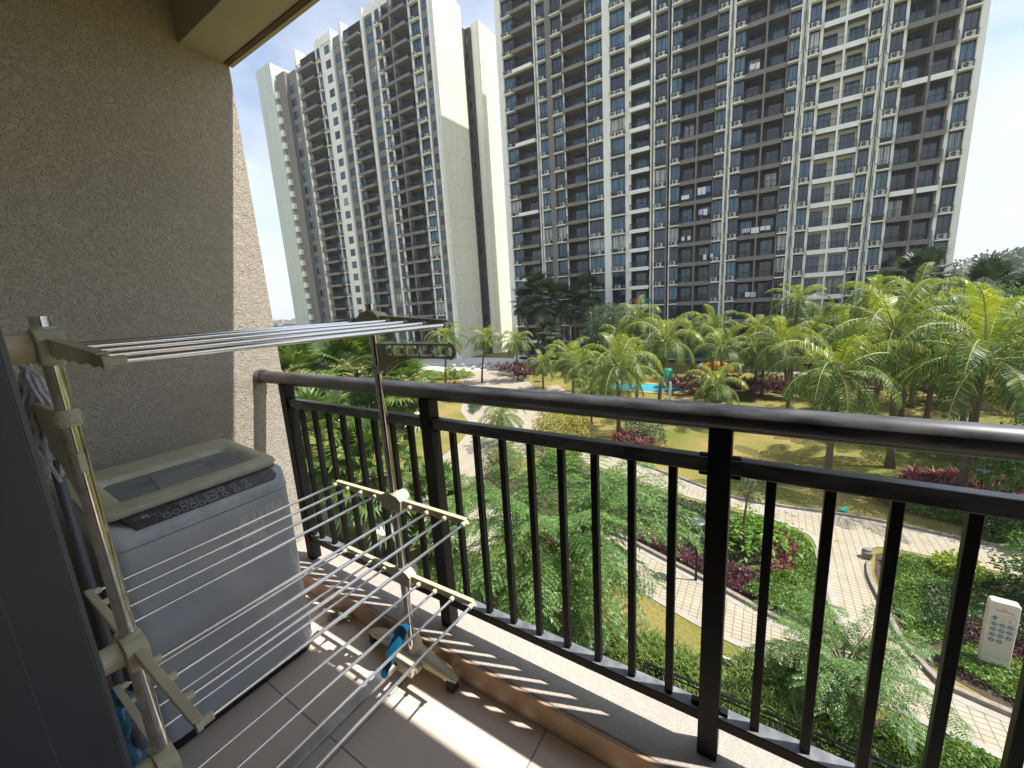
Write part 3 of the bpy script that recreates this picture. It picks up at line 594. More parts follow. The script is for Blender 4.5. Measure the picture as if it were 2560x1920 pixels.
mb = MB(); mb.box(-55.3, -53.801, 77.4, 83.6, 0, 67.7); mb.box(-68, -55.301, 77.9, 83.6, 0, 67.0); mb.box(-57.9, -57.301, 67.3, 75.9, 0, 70.5); part('wall', mb, B_WHITE, t2)
# shaded brown recess with small windows between the slabs
mb = MB(); mb.box(-57.2, -55.301, 77.0, 77.9, 0, 67.0); mb.box(-57.9, -56.6, 75.901, 77.0, 0, 67); part('recess_wall', mb, B_DARK, t2)
W_ = []
for k in range(22):
    W_.append((('rw', 1), m_window(1.0, h=1.3, z0=1.0, spand=False, deep=-.02), [B_FRAME, B_GLASS, B_DARK], (-56.9, 77.0, FZ0+FH*k)))
emit('window', W_, t2)
# far-left wing
mb = MB(); mb.box(-118.2, -111.4, 67.0, 76, 0, 75.0); part('slab_wall', mb, mat('slab_greenish', (.60,.63,.56), (.54,.57,.51), .3, .8, detail=6, mapscale=(1,1,.3)), t2)
mb = MB()
for k in range(0, 13): mb.box(-118.19, -111.41, 66.985, 66.999, 3+5.6*k, 3.06+5.6*k)
for x in (-116.2,-113.6): mb.box(x, x+.05, 66.985, 66.999, 0, 75)
part('panel_joint', mb, mat('joint_line', (.42,.44,.39), None), t2)
mb = MB(); mb.box(-111.39, -111.0, 69.0, 76, 0, 71.5); mb.box(-110.99, -107.1, 67.8, 76, 0, 72.0); mb.box(-107.09, -100.9, 68.7, 76, 0, 71.6); part('wing_wall', mb, B_GREY, t2)
mb = MB()
for k in range(23): mb.box(-111.38, -110.1, 67.1, 67.79, 1.2+FH*k, 2.6+FH*k)
part('stair_landing', mb, B_WHITE, t2)
W_ = []
for k in range(23):
    z = FZ0+FH*k
    W_.append((('a', 1), m_window(2.0, h=1.7, z0=.75, spand=False, deep=-.03), [B_FRAME, B_GLASS, B_DARK], (-107.6+.9, 68.7, z)))
    W_.append((('b', 1), m_window(1.0, h=1.6, z0=.8, spand=False, deep=-.03), [B_FRAME, B_GLASS, B_DARK], (-103.3, 68.7, z)))
emit('window', W_, t2)
# round blue emblem low on the wing
EMB = mat('emblem_blue', (.05,.22,.42), None, rough=.5)
mb = MB(); cx, cz = -116.3, 2.0
def G3(px, py, y): return None
cx, cz = -114.9, 1.45; r0 = 1.05; n = 36
for k in range(n):
    a0, a1 = 2*math.pi*k/n, 2*math.pi*(k+1)/n
    mb.q(*[(cx + q_*math.cos(a), 66.98, cz + q_*math.sin(a)) for q_, a in ((r0,a0),(r0,a1),(r0*.86,a1),(r0*.86,a0))])
for a, b in (((-.5,-.45),(-.1,.55)),((-.1,.55),(.12,-.1)),((.12,-.1),(.1,-.45)),((-.32,-.08),(.1,-.08)),((.15,-.4),(.6,-.25)),((.6,-.25),(.45,.1)),((.45,.1),(.15,-.4))):
    mb.bar((cx+a[0]*r0, 66.975, cz+a[1]*r0), (cx+b[0]*r0, 66.975, cz+b[1]*r0), .09, .09, up=(0,1,0))
part('emblem', mb, EMB, t2)
# washing hung on balconies of the broad tower
CL = [mat('cloth_red', (.38,.03,.04), None, rough=.9), mat('cloth_green', (.02,.22,.14), None, rough=.9), mat('cloth_white', (.72,.71,.70), None, rough=.9), mat('cloth_lilac', (.50,.42,.55), None, rough=.9), mat('cloth_dark', (.03,.03,.05), None, rough=.9), mat('cloth_blue', (.12,.20,.42), None, rough=.9)]
def washing(px, kfl, cols, wid, label, y=Y1-.45, hang=.75, top=1.12):
    z = FZ0+FH*kfl+top; mb = MB(); rn = random.Random(int(px*10)+kfl); x = px
    for i, c in enumerate(cols):
        ww = wid*rn.uniform(.75, 1.2); h = hang*rn.uniform(.7, 1.1); n = 5
        for j in range(n):
            xa, xb = x+ww*j/n, x+ww*(j+1)/n; d0, d1 = .05*math.sin(j*2.1+i), .05*math.sin((j+1)*2.1+i)
            mb.q((xa,y-.02,z),(xb,y-.02,z),(xb,y-.05+d1,z-h),(xa,y-.05+d0,z-h), mi=c)
        x += ww*1.12
    o = single('laundry', mb, CL, label, 'laundry', (px, y, z-hang), group='laundry on the balconies of the broad tower'); s_ = o.modifiers.new('s','SOLIDIFY'); s_.thickness = .02
washing(-.283*70, 3, [0,0,0,2,1,1], .42, 'red, white and green clothes drying on a white balcony rail above the treetops', y=Y1-1.02)
washing(-.275*70, 2, [4,4,3,2], .5, 'dark and pale clothes on the white balcony under the red and green washing', y=Y1-1.02, top=1.0)
washing(-.180*70, 8, [2], 1.0, 'single white sheet over the rail of a narrow grey balcony')
washing(-.148*70, 8, [2,2,5], .45, 'white shirts beside a blue cloth on the grey balcony next to the single sheet', top=1.8, hang=1.1)
washing(-.145*70, 7, [3,2], .6, 'lilac and white shirts on the grey balcony below the blue cloth', top=1.7, hang=1.0)
washing(-.062*70, 6, [3,2], .95, 'two towels, one lilac and one white, side by side over a grey balcony rail')
washing(-.030*70, 6, [2,2,4], .5, 'white washing bunched on the rail beside the lilac and white towels')
washing(-.060*70, 3, [4,2,3], .7, 'folded towels and dark cloth low on the grey balconies just above the palms')
washing(-.145*70, 5, [4,4,2,4,2], .4, 'row of dark and white clothes along a grey balcony, three floors above the palms')
washing(-.178*70, 6, [2,4,2], .4, 'small white and dark garments on a folding rack at a grey balcony')
washing(.087*70, 16, [5,5], .9, 'two pale blue towels over a white balcony rail high on the tower')
washing(-.062*70, 13, [2,2], .6, 'bright white bedding on a dark balcony halfway up the tower')
washing(-1.46*68, 8, [3,0,2,4,4,4], .45, 'pink, white and dark clothes on a corner balcony of the slab-walled tower', y=67.9-1.35)

# ================================================================ ground, paths, beds
LAWN = bpy.data.materials.new('lawn'); LAWN.use_nodes = True
def build_lawn(m, c1, c2, c3):
    nt = m.node_tree; N = nt.nodes; L = nt.links; b = N['Principled BSDF']; b.inputs['Roughness'].default_value = .9; b.inputs['Specular IOR Level'].default_value = .15
    tc = N.new('ShaderNodeTexCoord'); a = N.new('ShaderNodeTexNoise'); a.inputs['Scale'].default_value = .22; a.inputs['Detail'].default_value = 5
    f = N.new('ShaderNodeTexNoise'); f.inputs['Scale'].default_value = 9; f.inputs['Detail'].default_value = 9; f.inputs['Roughness'].default_value = .75
    L.new(tc.outputs['Object'], a.inputs[0]); L.new(tc.outputs['Object'], f.inputs[0])
    r = N.new('ShaderNodeValToRGB'); e = r.color_ramp.elements; e[0].position = .35; e[0].color = (*c1, 1); e[1].position = .68; e[1].color = (*c2, 1)
    r2 = N.new('ShaderNodeValToRGB'); e = r2.color_ramp.elements; e[0].position = .3; e[0].color = (.35,.4,.3,1); e[1].position = .66; e[1].color = (1.25,1.2,1.1,1)
    mxx = N.new('ShaderNodeMix'); mxx.data_type = 'RGBA'; mxx.blend_type = 'MULTIPLY'; mxx.inputs[0].default_value = 1
    L.new(a.outputs[0], r.inputs[0]); L.new(f.outputs[0], r2.inputs[0]); L.new(r.outputs[0], mxx.inputs[6]); L.new(r2.outputs[0], mxx.inputs[7]); L.new(mxx.outputs[2], b.inputs['Base Color'])
    bp = N.new('ShaderNodeBump'); bp.inputs['Strength'].default_value = .7; bp.inputs['Distance'].default_value = .03; L.new(f.outputs[0], bp.inputs['Height']); L.new(bp.outputs[0], b.inputs['Normal'])
build_lawn(LAWN, (.15,.175,.040), (.33,.25,.10), None)
PAVE = tiles('paving', (.43,.375,.28), (.385,.335,.25), (.20,.165,.125), .27, .18, .015, rough=.8)
PAVE2 = tiles('paving_small', (.43,.38,.29), (.39,.345,.265), (.24,.20,.155), .30, .22, .018, offset=.5, rough=.8, rot=.35)
EDGE = mat('path_edging', (.37,.34,.29), (.31,.28,.245), 3, .8)
KERB = mat('garden_kerb', (.30,.26,.21), (.19,.165,.13), 6, .85, bump=.2)
SOIL = mat('bed_soil', (.085,.055,.035), (.04,.03,.02), 5, .95, bump=.5, bscale=12, bdist=.05)
mb = MB(); mb.q((-900,-60,0),(900,-60,0),(900,900,0),(-900,900,0)); struct('ground', mb, LAWN)
def sheet(name, pts, z, m, kind='structure'):
    b = MB(); b.q(*[(x, y, z) for x, y in pts]); return struct(name, b, m, kind)
def arcpts(P_, n=6):      # Catmull-Rom
    o = []; k = len(P_)
    for i in range(k):
        p0, p1, p2, p3 = (Vector(P_[(i+j-1) % k]) for j in range(4))
        for s in range(n):
            t_ = s/n; o.append(tuple(.5*((2*p1)+(p2-p0)*t_+(2*p0-5*p1+4*p2-p3)*t_*t_+(3*p1-p0-3*p2+p3)*t_**3)))
    return o
def openarc(P_, n=6):
    o = []; Q_ = [P_[0]] + P_ + [P_[-1]]
    for i in range(1, len(Q_)-2):
        p0, p1, p2, p3 = (Vector(Q_[i+j-1]) for j in range(4))
        for s in range(n):
            t_ = s/n; o.append(tuple(.5*((2*p1)+(p2-p0)*t_+(2*p0-5*p1+4*p2-p3)*t_*t_+(3*p1-p0-3*p2+p3)*t_**3)))
    return o + [tuple(P_[-1])]
def strip(mb, P_, wd, z0, z1, mi=0):
    """a kerb / band of width wd to the left of the line"""
    n = len(P_); ns = []
    for i in range(n):
        d = (Vector(P_[min(i+1,n-1)]) - Vector(P_[max(i-1,0)])).normalized(); ns.append(Vector((-d.y, d.x)))
    for i in range(n-1):
        a, b = Vector(P_[i]), Vector(P_[i+1]); a2, b2 = a + ns[i]*wd, b + ns[i+1]*wd
        mb.q((*a, z1), (*b, z1), (*b2, z1), (*a2, z1), mi=mi)
        if z1 - z0 > .02: mb.q((*a, z0), (*b, z0), (*b, z1), (*a, z1), mi=mi); mb.q((*b2, z0), (*a2, z0), (*a2, z1), (*b2, z1), mi=mi)
# plaza sweeping away to the left, path along the lawn, cross path, near path
PL_R = openarc([(-10.5,13.9),(-12.0,15.2),(-13.2,17.6),(-15.0,20.5),(-15.2,23.5),(-13.2,25.4),(-13.4,29.5),(-16.5,33.5),(-21.0,37.8),(-23.5,41.0),(-26.5,45.5),(-33,53),(-41,61)])
PL_L = openarc([(-30,8.6),(-24,11.6),(-20.6,14.0),(-19.9,17.0),(-20.2,21.0),(-21.5,25.5),(-24.2,29.5),(-28.0,33.0),(-32.5,39.5),(-38.5,46.0),(-46,52.5),(-52,57)])
sheet('plaza_paving', PL_L[10:] + PL_R[::-1] + [(-10.5,12.8),(-16.3,12.0),(-19.0,11.4),(-23,10.8)], .012, PAVE2)
mb = MB(); strip(mb, PL_R, -.3, 0, .02, 0); strip(mb, PL_L[10:], .3, 0, .02, 0); strip(mb, [(-23,10.8),(-19.0,11.4),(-16.3,12.0),(-10.5,12.8)], .28, 0, .022, 0); struct('plaza_edging', mb, EDGE)
B_U = openarc([(-14,16.6),(-9.5,17.2),(-6,16.9),(-3.2,15.95),(-.9,15.05),(.5,14.45),(1.6,14.2),(2.9,13.97),(4.3,13.8),(5.6,13.5),(9,12.8),(16,11.8)])
B_L = openarc([(-14,14.2),(-9.5,15.0),(-6.5,14.6),(-3.9,13.75),(-1.6,12.95),(0,12.6),(1.5,12.48),(3,12.35),(4.6,12.1),(7,11.7),(10,11.0),(16,10.0)])
sheet('garden_path', B_U + B_L[::-1], .018, PAVE)
C_U = openarc([(-16,27.8),(-10,26.6),(-6.5,25.4),(-3.9,24.3),(-1.2,23.1),(1,23.1),(3,23.35),(5,23.4),(7.2,23.1),(9.5,22.9),(14,22.2)])
C_L = openarc([(-16,25.4),(-10,24.4),(-6.5,23.3),(-3.4,22.3),(-.3,21.9),(1.5,21.1),(2.1,20.3),(2.2,17.5),(2.35,15.6),(2.6,14.5),(2.9,13.9)])
C_R = openarc([(14,20.0),(8.5,20.9),(6.4,21.1),(4.6,21.1),(4.0,20.6),(3.75,19.6),(3.6,18.4),(3.72,16.8),(3.85,15.4),(4.15,14.4),(4.5,13.6)])
sheet('garden_path', C_U[:] + C_R + C_L[::-1], .024, PAVE)
mb = MB()
for ln, w_ in ((C_U, -.28), (C_L, .24), (C_R, .0), (B_U, -.26), (B_L, .24)):
    if w_: strip(mb, ln, w_, 0, .030)
struct('path_edging', mb, EDGE)
mb = MB(); cl = C_L[:] ; strip(mb, [p for p in B_U if p[0] < 2.4], .16, 0, .16); strip(mb, [p for p in B_U if p[0] > 4.5], .16, 0, .16)
strip(mb, C_U[6:], .15, 0, .14); strip(mb, [p for p in C_L if p[1] < 19.5], -.13, 0, .17); strip(mb, C_R[30:-3], .0001, 0, .1); strip(mb, [p for p in C_R if p[1] < 19.5], .14, 0, .17)
struct('garden_kerb', mb, KERB)
# ---- planting beds (soil) and ground cover
bedL = [(-15,17.6),(-9.5,17.4),(-6,17.1),(-3.2,16.15),(-.9,15.25),(.5,14.65),(1.7,14.4),(2.3,14.6),(2.15,16),(2.0,19.5),(1.8,20.2),(1.2,20.9),(-.4,21.6),(-3.4,22.0),(-6.5,23.0),(-10,24.0),(-13,23.5),(-13.5,20)]
bedR = [(4.3,14.6),(5.7,13.75),(9,13.0),(16,12.0),(16,20.4),(8.5,20.7),(6.4,20.9),(4.8,20.9),(4.15,20.4),(3.9,19),(3.87,17),(4.0,15.5)]
bedN = [(-14,9.6),(-3.9,10.2),(-1.5,10.9),(0.6,11.0),(3.2,12.0),(5.2,11.9),(7,11.55),(12,10.6),(12,7),(-14,7)]
sheet('bed_soil', bedL, .008, SOIL); sheet('bed_soil', bedR, .008, SOIL); sheet('bed_soil', bedN, .008, SOIL)
def inpoly(x, y, P_):
    c = False; j = len(P_)-1
    for i in range(len(P_)):
        xi, yi = P_[i]; xj, yj = P_[j]
        if (yi > y) != (yj > y) and x < (xj-xi)*(y-yi)/(yj-yi)+xi: c = not c
        j = i
    return c
def hn(x, y, s=1.0): return .5 + .25*math.sin(x*2.1*s+1.3*math.sin(y*1.7*s)) + .25*math.sin(y*2.7*s+1.1*math.sin(x*1.9*s+2))
def leaf(mb, p, d, ln, wd, nrm, mi=0, fold=0):
    d = Vector(d).normalized(); s = d.cross(Vector(nrm)).normalized() * wd/2; p = Vector(p); m_ = p + d*ln*.5
    mb.q(p, m_ - s, p + d*ln, m_ + s, mi=mi)
def rdir(rn, up=0.0):
    a = rn.uniform(0, 2*math.pi); z = rn.uniform(-1, 1)*(1-abs(up)) + up; r_ = math.sqrt(max(0, 1-z*z)) if abs(z) < 1 else 0
    return Vector((r_*math.cos(a), r_*math.sin(a), z))
def cover(name, poly, n, h, ln, wd, m, seed, label=None, hvar=.6, spread=.5, sparse=0):
    rn = random.Random(seed); xs = [p[0] for p in poly]; ys = [p[1] for p in poly]; mb = MB(); k = 0; tries = 0
    while k < n and tries < n*20:
        tries += 1; x, y = rn.uniform(min(xs), max(xs)), rn.uniform(min(ys), max(ys))
        if not inpoly(x, y, poly): continue
        hh = h*(1-hvar + hvar*hn(x, y, 1.3)*1.3)
        if sparse and hn(x, y, .9) < sparse: continue
        # taper at the border
        z = hh*rn.uniform(.35, 1.0)**.5; d = rdir(rn, spread*rn.random()); d.z = abs(d.z)*.7 - .05
        leaf(mb, (x, y, z), d, ln*rn.uniform(.6,1.3), wd*rn.uniform(.7,1.2), rdir(rn, .6)); k += 1
    o = struct(name, mb, m, 'stuff'); 
    return o
G_GC = leafmat('groundcover_green', (.065,.135,.022), (.17,.28,.05), (.32,.38,.10))
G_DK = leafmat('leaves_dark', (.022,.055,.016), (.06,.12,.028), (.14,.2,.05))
G_RED = leafmat('leaves_red', (.11,.028,.030), (.27,.075,.065), (.38,.18,.14), tr=.25)
G_RD2 = leafmat('leaves_dark_red', (.055,.018,.025), (.13,.035,.045), (.24,.10,.09), tr=.2)
G_LIME = leafmat('leaves_lime', (.17,.26,.03), (.34,.42,.06), (.5,.5,.16))
G_VAR = leafmat('leaves_variegated', (.20,.22,.04), (.52,.42,.10), (.62,.50,.22))
G_MID = leafmat('leaves_mid', (.045,.11,.022), (.12,.22,.04), (.22,.3,.08))
G_GREYG = leafmat('leaves_greygreen', (.045,.075,.035), (.12,.16,.08), (.2,.24,.13))
G_BLADE = leafmat('blades', (.07,.14,.02), (.20,.27,.05), (.36,.36,.12))
G_PALM = leafmat('palm_frond', (.035,.085,.012), (.15,.225,.03), (.36,.36,.09), rough=.42, tr=.4, spec=.5)
G_PALM2 = leafmat('palm_frond_yellow', (.13,.20,.02), (.27,.31,.035), (.42,.42,.08), rough=.38, tr=.45, spec=.6)
G_FAN = leafmat('fan_leaf', (.045,.105,.022), (.15,.22,.045), (.30,.32,.09), rough=.35, tr=.3, spec=.7)
G_FAND = leafmat('fan_leaf_shaded', (.018,.040,.012), (.05,.085,.022), (.12,.11,.04), rough=.5, tr=.2)  # darker fan leaf: the broad tower's shade is put into the colour
G_FEA = leafmat('feather_leaf', (.06,.14,.035), (.16,.27,.065), (.32,.40,.12), tr=.4)
BARK = mat('palm_bark', (.17,.125,.085), (.09,.065,.045), 8, .9, bump=.5, bscale=20, bdist=.02, mapscale=(1,1,4))
BARK2 = mat('tree_bark', (.20,.13,.075), (.10,.065,.04), 10, .9, bump=.4, bscale=24, bdist=.02)
DEADF = leafmat('dead_frond', (.16,.10,.05), (.26,.17,.08), None, tr=.2)
cover('groundcover', [(-.4,15.4),(.7,14.9),(1.8,14.7),(2.1,15.3),(2.0,19.6),(1.6,20.4),(.4,21.2),(-1.2,21.3),(.6,19.4),(1.2,18.0),(.5,16.8)], 17000, .34, .10, .06, G_GC, 1)
cover('groundcover', [(4.5,15.2),(5.3,16.1),(5.0,18.3),(6.4,19.2),(8.0,20.3),(5.2,20.6),(4.3,20.0),(4.1,17.5),(4.2,15.4)], 11000, .30, .10, .06, G_GC, 2)
cover('groundcover', [(4.5,14.8),(6.0,14.0),(9,13.3),(12,12.9),(12,15.2),(8,15.6),(5.6,15.8)], 13000, .30, .11, .065, G_GC, 3)
cover('red_groundcover', [(-4.9,16.9),(-3.2,16.4),(-.9,15.5),(.3,15.0),(.7,16.2),(-.4,16.7),(-2.6,17.0),(-4.5,17.8)], 9000, .28, .09, .05, G_RD2, 4)
cover('red_groundcover', [(.5,16.6),(1.1,16.9),(1.5,18.9),(.9,20.3),(.2,20.9),(.5,19),(.3,17.4)], 2200, .45, .09, .05, G_RED, 5)
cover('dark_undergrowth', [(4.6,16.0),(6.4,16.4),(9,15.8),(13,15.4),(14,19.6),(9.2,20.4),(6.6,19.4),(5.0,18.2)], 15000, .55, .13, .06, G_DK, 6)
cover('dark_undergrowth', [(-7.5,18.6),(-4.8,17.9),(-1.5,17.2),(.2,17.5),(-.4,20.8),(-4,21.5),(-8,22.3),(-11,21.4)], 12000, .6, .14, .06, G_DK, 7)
cover('red_groundcover', [(5.4,16.0),(8,15.9),(10.5,15.6),(11,16.8),(7.6,17.2),(6,17.0)], 5000, .5, .10, .055, G_RD2, 8)
cover('hedge_plants', [(2.4,9.0),(2.6,11.0),(3.3,11.75),(4.4,11.7),(5.4,11.2),(5.5,9.0)], 13000, .62, .11, .065, G_GC, 9)
cover('low_plants', [(-14,9.0),(-4.3,9.3),(-4.5,11.6),(-8,12.6),(-12,11.6)], 9000, .5, .16, .05, G_MID, 10)
# cordyline beds: rosettes of long red leaves
def rosette(mb, x, y, z, n, ln, wd, rn, up=.55):
    for k in range(n):
        a = rn.uniform(0, 2*math.pi); e = rn.uniform(.15, 1.25); l_ = ln*rn.uniform(.7,1.15)
        d = Vector((math.cos(a)*math.cos(e), math.sin(a)*math.cos(e), math.sin(e))); p = Vector((x, y, z)); s = Vector((-math.sin(a), math.cos(a), 0))*wd/2
        m_ = p + d*l_*.55; tip = m_ + (d + Vector((0,0,-.55))).normalized()*l_*.5
        mb.q(p, m_-s, m_+s); mb.q(m_-s, tip, m_+s)
def rosbed(name, poly, n, h, ln, m, seed, per=16, wd=.06, hv=.5):
    rn = random.Random(seed); xs = [p[0] for p in poly]; ys = [p[1] for p in poly]; mb = MB(); k = 0
    while k < n:
        x, y = rn.uniform(min(xs), max(xs)), rn.uniform(min(ys), max(ys))
        if not inpoly(x, y, poly): continue
        rosette(mb, x, y, h*rn.uniform(hv, 1), per, ln, wd, rn); k += 1
    return struct(name, mb, m, 'stuff')
rosbed('red_cordyline', [(5.2,26.2),(8,25.2),(12.5,25.2),(12.8,28.8),(9.5,29.2),(6.6,28.6)], 190, .95, .62, G_RED, 21, 18, .085)
rosbed('red_cordyline', [(8,33.5),(15,33.5),(15,37),(9,36.5)], 120, .9, .6, G_RD2, 22, 16, .09)
rosbed('red_cordyline', [(-11,47.5),(-7,46),(-3,45.5),(1,46.5),(3.2,48.3),(-2,50.4),(-8,51)], 260, 1.2, .75, G_RD2, 23, 16, .11)
rosbed('red_cordyline', [(-9.2,27.2),(-6.6,26.2),(-6.2,27.6),(-7.2,29.0),(-9.6,29.6)], 60, 1.1, .6, G_RED, 24, 18, .09)
rosbed('red_cordyline', [(-38.5,53.5),(-33,50.5),(-30.5,47.8),(-28.8,48.8),(-31,53.5),(-35.5,57.5)], 110, 1.2, .8, G_RD2, 25, 14, .13)
rosbed('red_cordyline', [(-35,36),(-31.5,34.8),(-29.8,36.0),(-33.5,40.5),(-37,41.5)], 90, 1.0, .75, G_RED, 26, 14, .12)
rosbed('red_cordyline', [(-10,50.6),(-4,50.8),(4,50.4),(12,47.6),(18,46),(20,52),(4,55),(-8,54)], 200, 1.2, .75, G_RD2, 27, 14, .12)
cover('low_plants', [(-5,26.6),(2,27.2),(6,25.0),(13,24.9),(13,26.0),(6.5,26.6),(2,28.4),(-4,28.2)], 1, .3, .12, .06, G_GC, 28)
cover('hedge_plants', [(4.8,25.2),(8,24.3),(13.5,24.1),(13.5,25.3),(8.5,25.7),(5.2,26.5)], 9000, .5, .13, .07, G_MID, 29)
cover('low_plants', [(7.0,29.4),(12,29.8),(14,33),(9,32.4)], 6000, .35, .14, .08, G_GC, 30)
cover('low_plants', [(-47.5,47.0),(-44,45.2),(-40.0,48.2),(-39.4,49.8),(-43,51.4)], 6000, .8, .24, .12, G_LIME, 31)
cover('low_plants', [(-39,41.8),(-32,41.0),(-28.5,37.5),(-27,33.4),(-28.8,33.6),(-35,39)], 1, .8, .24, .12, G_MID, 32)
cover('hedge_plants', [(-33.5,40.0),(-30,36.5),(-26.6,32.2),(-25.4,31.5),(-26.5,34.5),(-30,39.5),(-33,42.5)], 5000, .5, .18, .1, G_GREYG, 33)
cover('low_plants', [(2.4,45),(10,42),(16,38),(18,44),(8,47)], 1, .4, .2, .1, G_MID, 34)
# strap-leaved lilies along the fence
def strap_bed(name, poly, n, seed, h=.75):
    rn = random.Random(seed); xs = [p[0] for p in poly]; ys = [p[1] for p in poly]; mb = MB(); k = 0
    while k < n:
        x, y = rn.uniform(min(xs), max(xs)), rn.uniform(min(ys), max(ys))
        if not inpoly(x, y, poly): continue
        for j in range(15):
            a = rn.uniform(0, 2*math.pi); e = rn.uniform(.8, 1.45); l_ = h*rn.uniform(.6,1.15); p = Vector((x+rn.uniform(-.05,.05), y+rn.uniform(-.05,.05), 0)); s = Vector((-math.sin(a), math.cos(a), 0))*.016
            d = Vector((math.cos(a)*math.cos(e), math.sin(a)*math.cos(e), math.sin(e))); m1 = p+d*l_*.6; m2 = m1 + (d+Vector((math.cos(a)*.4, math.sin(a)*.4,-.35))).normalized()*l_*.3; m3 = m2 + (d+Vector((math.cos(a)*.8, math.sin(a)*.8,-1.0))).normalized()*l_*.2
            mb.q(p-s, m1-s, m1+s, p+s); mb.q(m1-s, m2-s*.8, m2+s*.8, m1+s); mb.q(m2-s*.8, m3, m2+s*.8)
        k += 1
    return struct(name, mb, G_BLADE, 'stuff')
strap_bed('lily_bed', [(-4.1,10.75),(-2.6,11.35),(-1.5,11.2),(-.9,10.7),(-2.5,10.2),(-4.1,9.9)], 130, 41)
strap_bed('lily_bed', [(-.9,10.2),(-.2,11.5),(1.2,12.1),(2.2,11.9),(2.3,10.6),(.9,9.9)], 190, 42, .9)
strap_bed('lily_bed', [(-1.4,9.2),(2.6,9.3),(2.4,10.3),(-1.4,10.3)], 110, 43, .7)
# big-leaved canna clump
rn = random.Random(5); mb = MB()
for k in range(420):
    x, y = rn.gauss(-.15, .8), rn.gauss(18.7, .9); z = rn.uniform(.2, 1.15); a = rn.uniform(0, 2*math.pi); d = Vector((math.cos(a), math.sin(a), rn.uniform(.0,1.1))); l_ = rn.uniform(.28,.48)
    s = d.cross(Vector((0,0,1))).normalized()*l_*.19; p = Vector((x,y,z)); m_ = p+d.normalized()*l_*.45; tip = m_+(d.normalized()+Vector((0,0,-.5)))*l_*.5
    mb.q(p, m_-s, m_+s); mb.q(m_-s, tip, m_+s)
single('canna_clump', mb, leafmat('canna_leaf', (.07,.17,.02), (.17,.32,.03), (.4,.42,.06), tr=.4), 'clump of broad bright green leaves around a slim trunk inside the bend of the path', 'plant', (-.15,18.7,0))
# ================================================================ shrubs and trees
def blob_leaves(mb, c, r, n, ln, wd, rn, shell=.55, zs=1.0, mi=0):
    for _ in range(n):
        d = rdir(rn); q_ = rn.uniform(shell, 1)**.5 * (1+.18*math.sin(d.x*5+c[0])+.14*math.sin(d.y*6+d.z*4+c[1]))
        p = Vector((c[0]+d.x*r*q_, c[1]+d.y*r*q_, c[2]+d.z*r*q_*zs)); dd = (d + rdir(rn)*.9 + Vector((0,0,-.15)))
        leaf(mb, p, dd, ln*rn.uniform(.6,1.3), wd*rn.uniform(.7,1.2), d + rdir(rn)*.6, mi)
def shrub(name, x, y, r, h, m, label, n=2600, ln=.13, wd=.07, cat='shrub', group=None, seed=1, lobes=7, stem=True):
    rn = random.Random(seed); t = thing(name, label, cat, (x, y, 0), group); mb = MB()
    for k in range(lobes):
        a = 2*math.pi*k/lobes + rn.uniform(-.4,.4); q_ = rn.uniform(.3,.62)*r
        blob_leaves(mb, (x+q_*math.cos(a), y+q_*math.sin(a), h*rn.uniform(.42,.68)), r*rn.uniform(.4,.55), n//lobes, ln, wd, rn, zs=min(1.4, h*.5/(r*.5)))
    part('foliage', mb, m, t)
    if stem:
        mb = MB()
        for k in range(5): a = rn.uniform(0,6.28); mb.tube([(x,y,0),(x+.25*r*math.cos(a),y+.25*r*math.sin(a),h*.35),(x+.5*r*math.cos(a),y+.5*r*math.sin(a),h*.7)], [.035,.02,.008], 5)
        part('stem', mb, BARK2, t)
    return t
def tree(name, x, y, h, r, m, label, n=5000, ln=.28, wd=.15, lobes=12, seed=1, group=None, crown_lo=.42, tr=.14, cat='tree', bark=BARK2, zs=.75):
    rn = random.Random(seed); t = thing(name, label, cat, (x, y, 0), group); mb = MB(); tm = MB()
    top = (x+rn.uniform(-.3,.3), y+rn.uniform(-.3,.3), h*.55); tm.tube([(x,y,0),(x+rn.uniform(-.1,.1),y,h*.3),top], [tr, tr*.75, tr*.5], 8)
    for k in range(lobes):
        a = 2.4*k; u = (k+.5)/lobes; q_ = r*.72*math.sqrt(1-(2*u-1)**2*.8)*rn.uniform(.55,1); z = h*(crown_lo + (1-crown_lo)*u*.9); c = (x+q_*math.cos(a), y+q_*math.sin(a), z)
        tm.tube([top, ((top[0]+c[0])/2, (top[1]+c[1])/2, (top[2]+c[2])/2+.1), c], [tr*.4, tr*.25, tr*.08], 5)
        blob_leaves(mb, c, r*rn.uniform(.30,.44), n//lobes, ln, wd, rn, shell=.35, zs=zs)
    part('crown', mb, m, t); part('trunk', tm, bark, t); return t
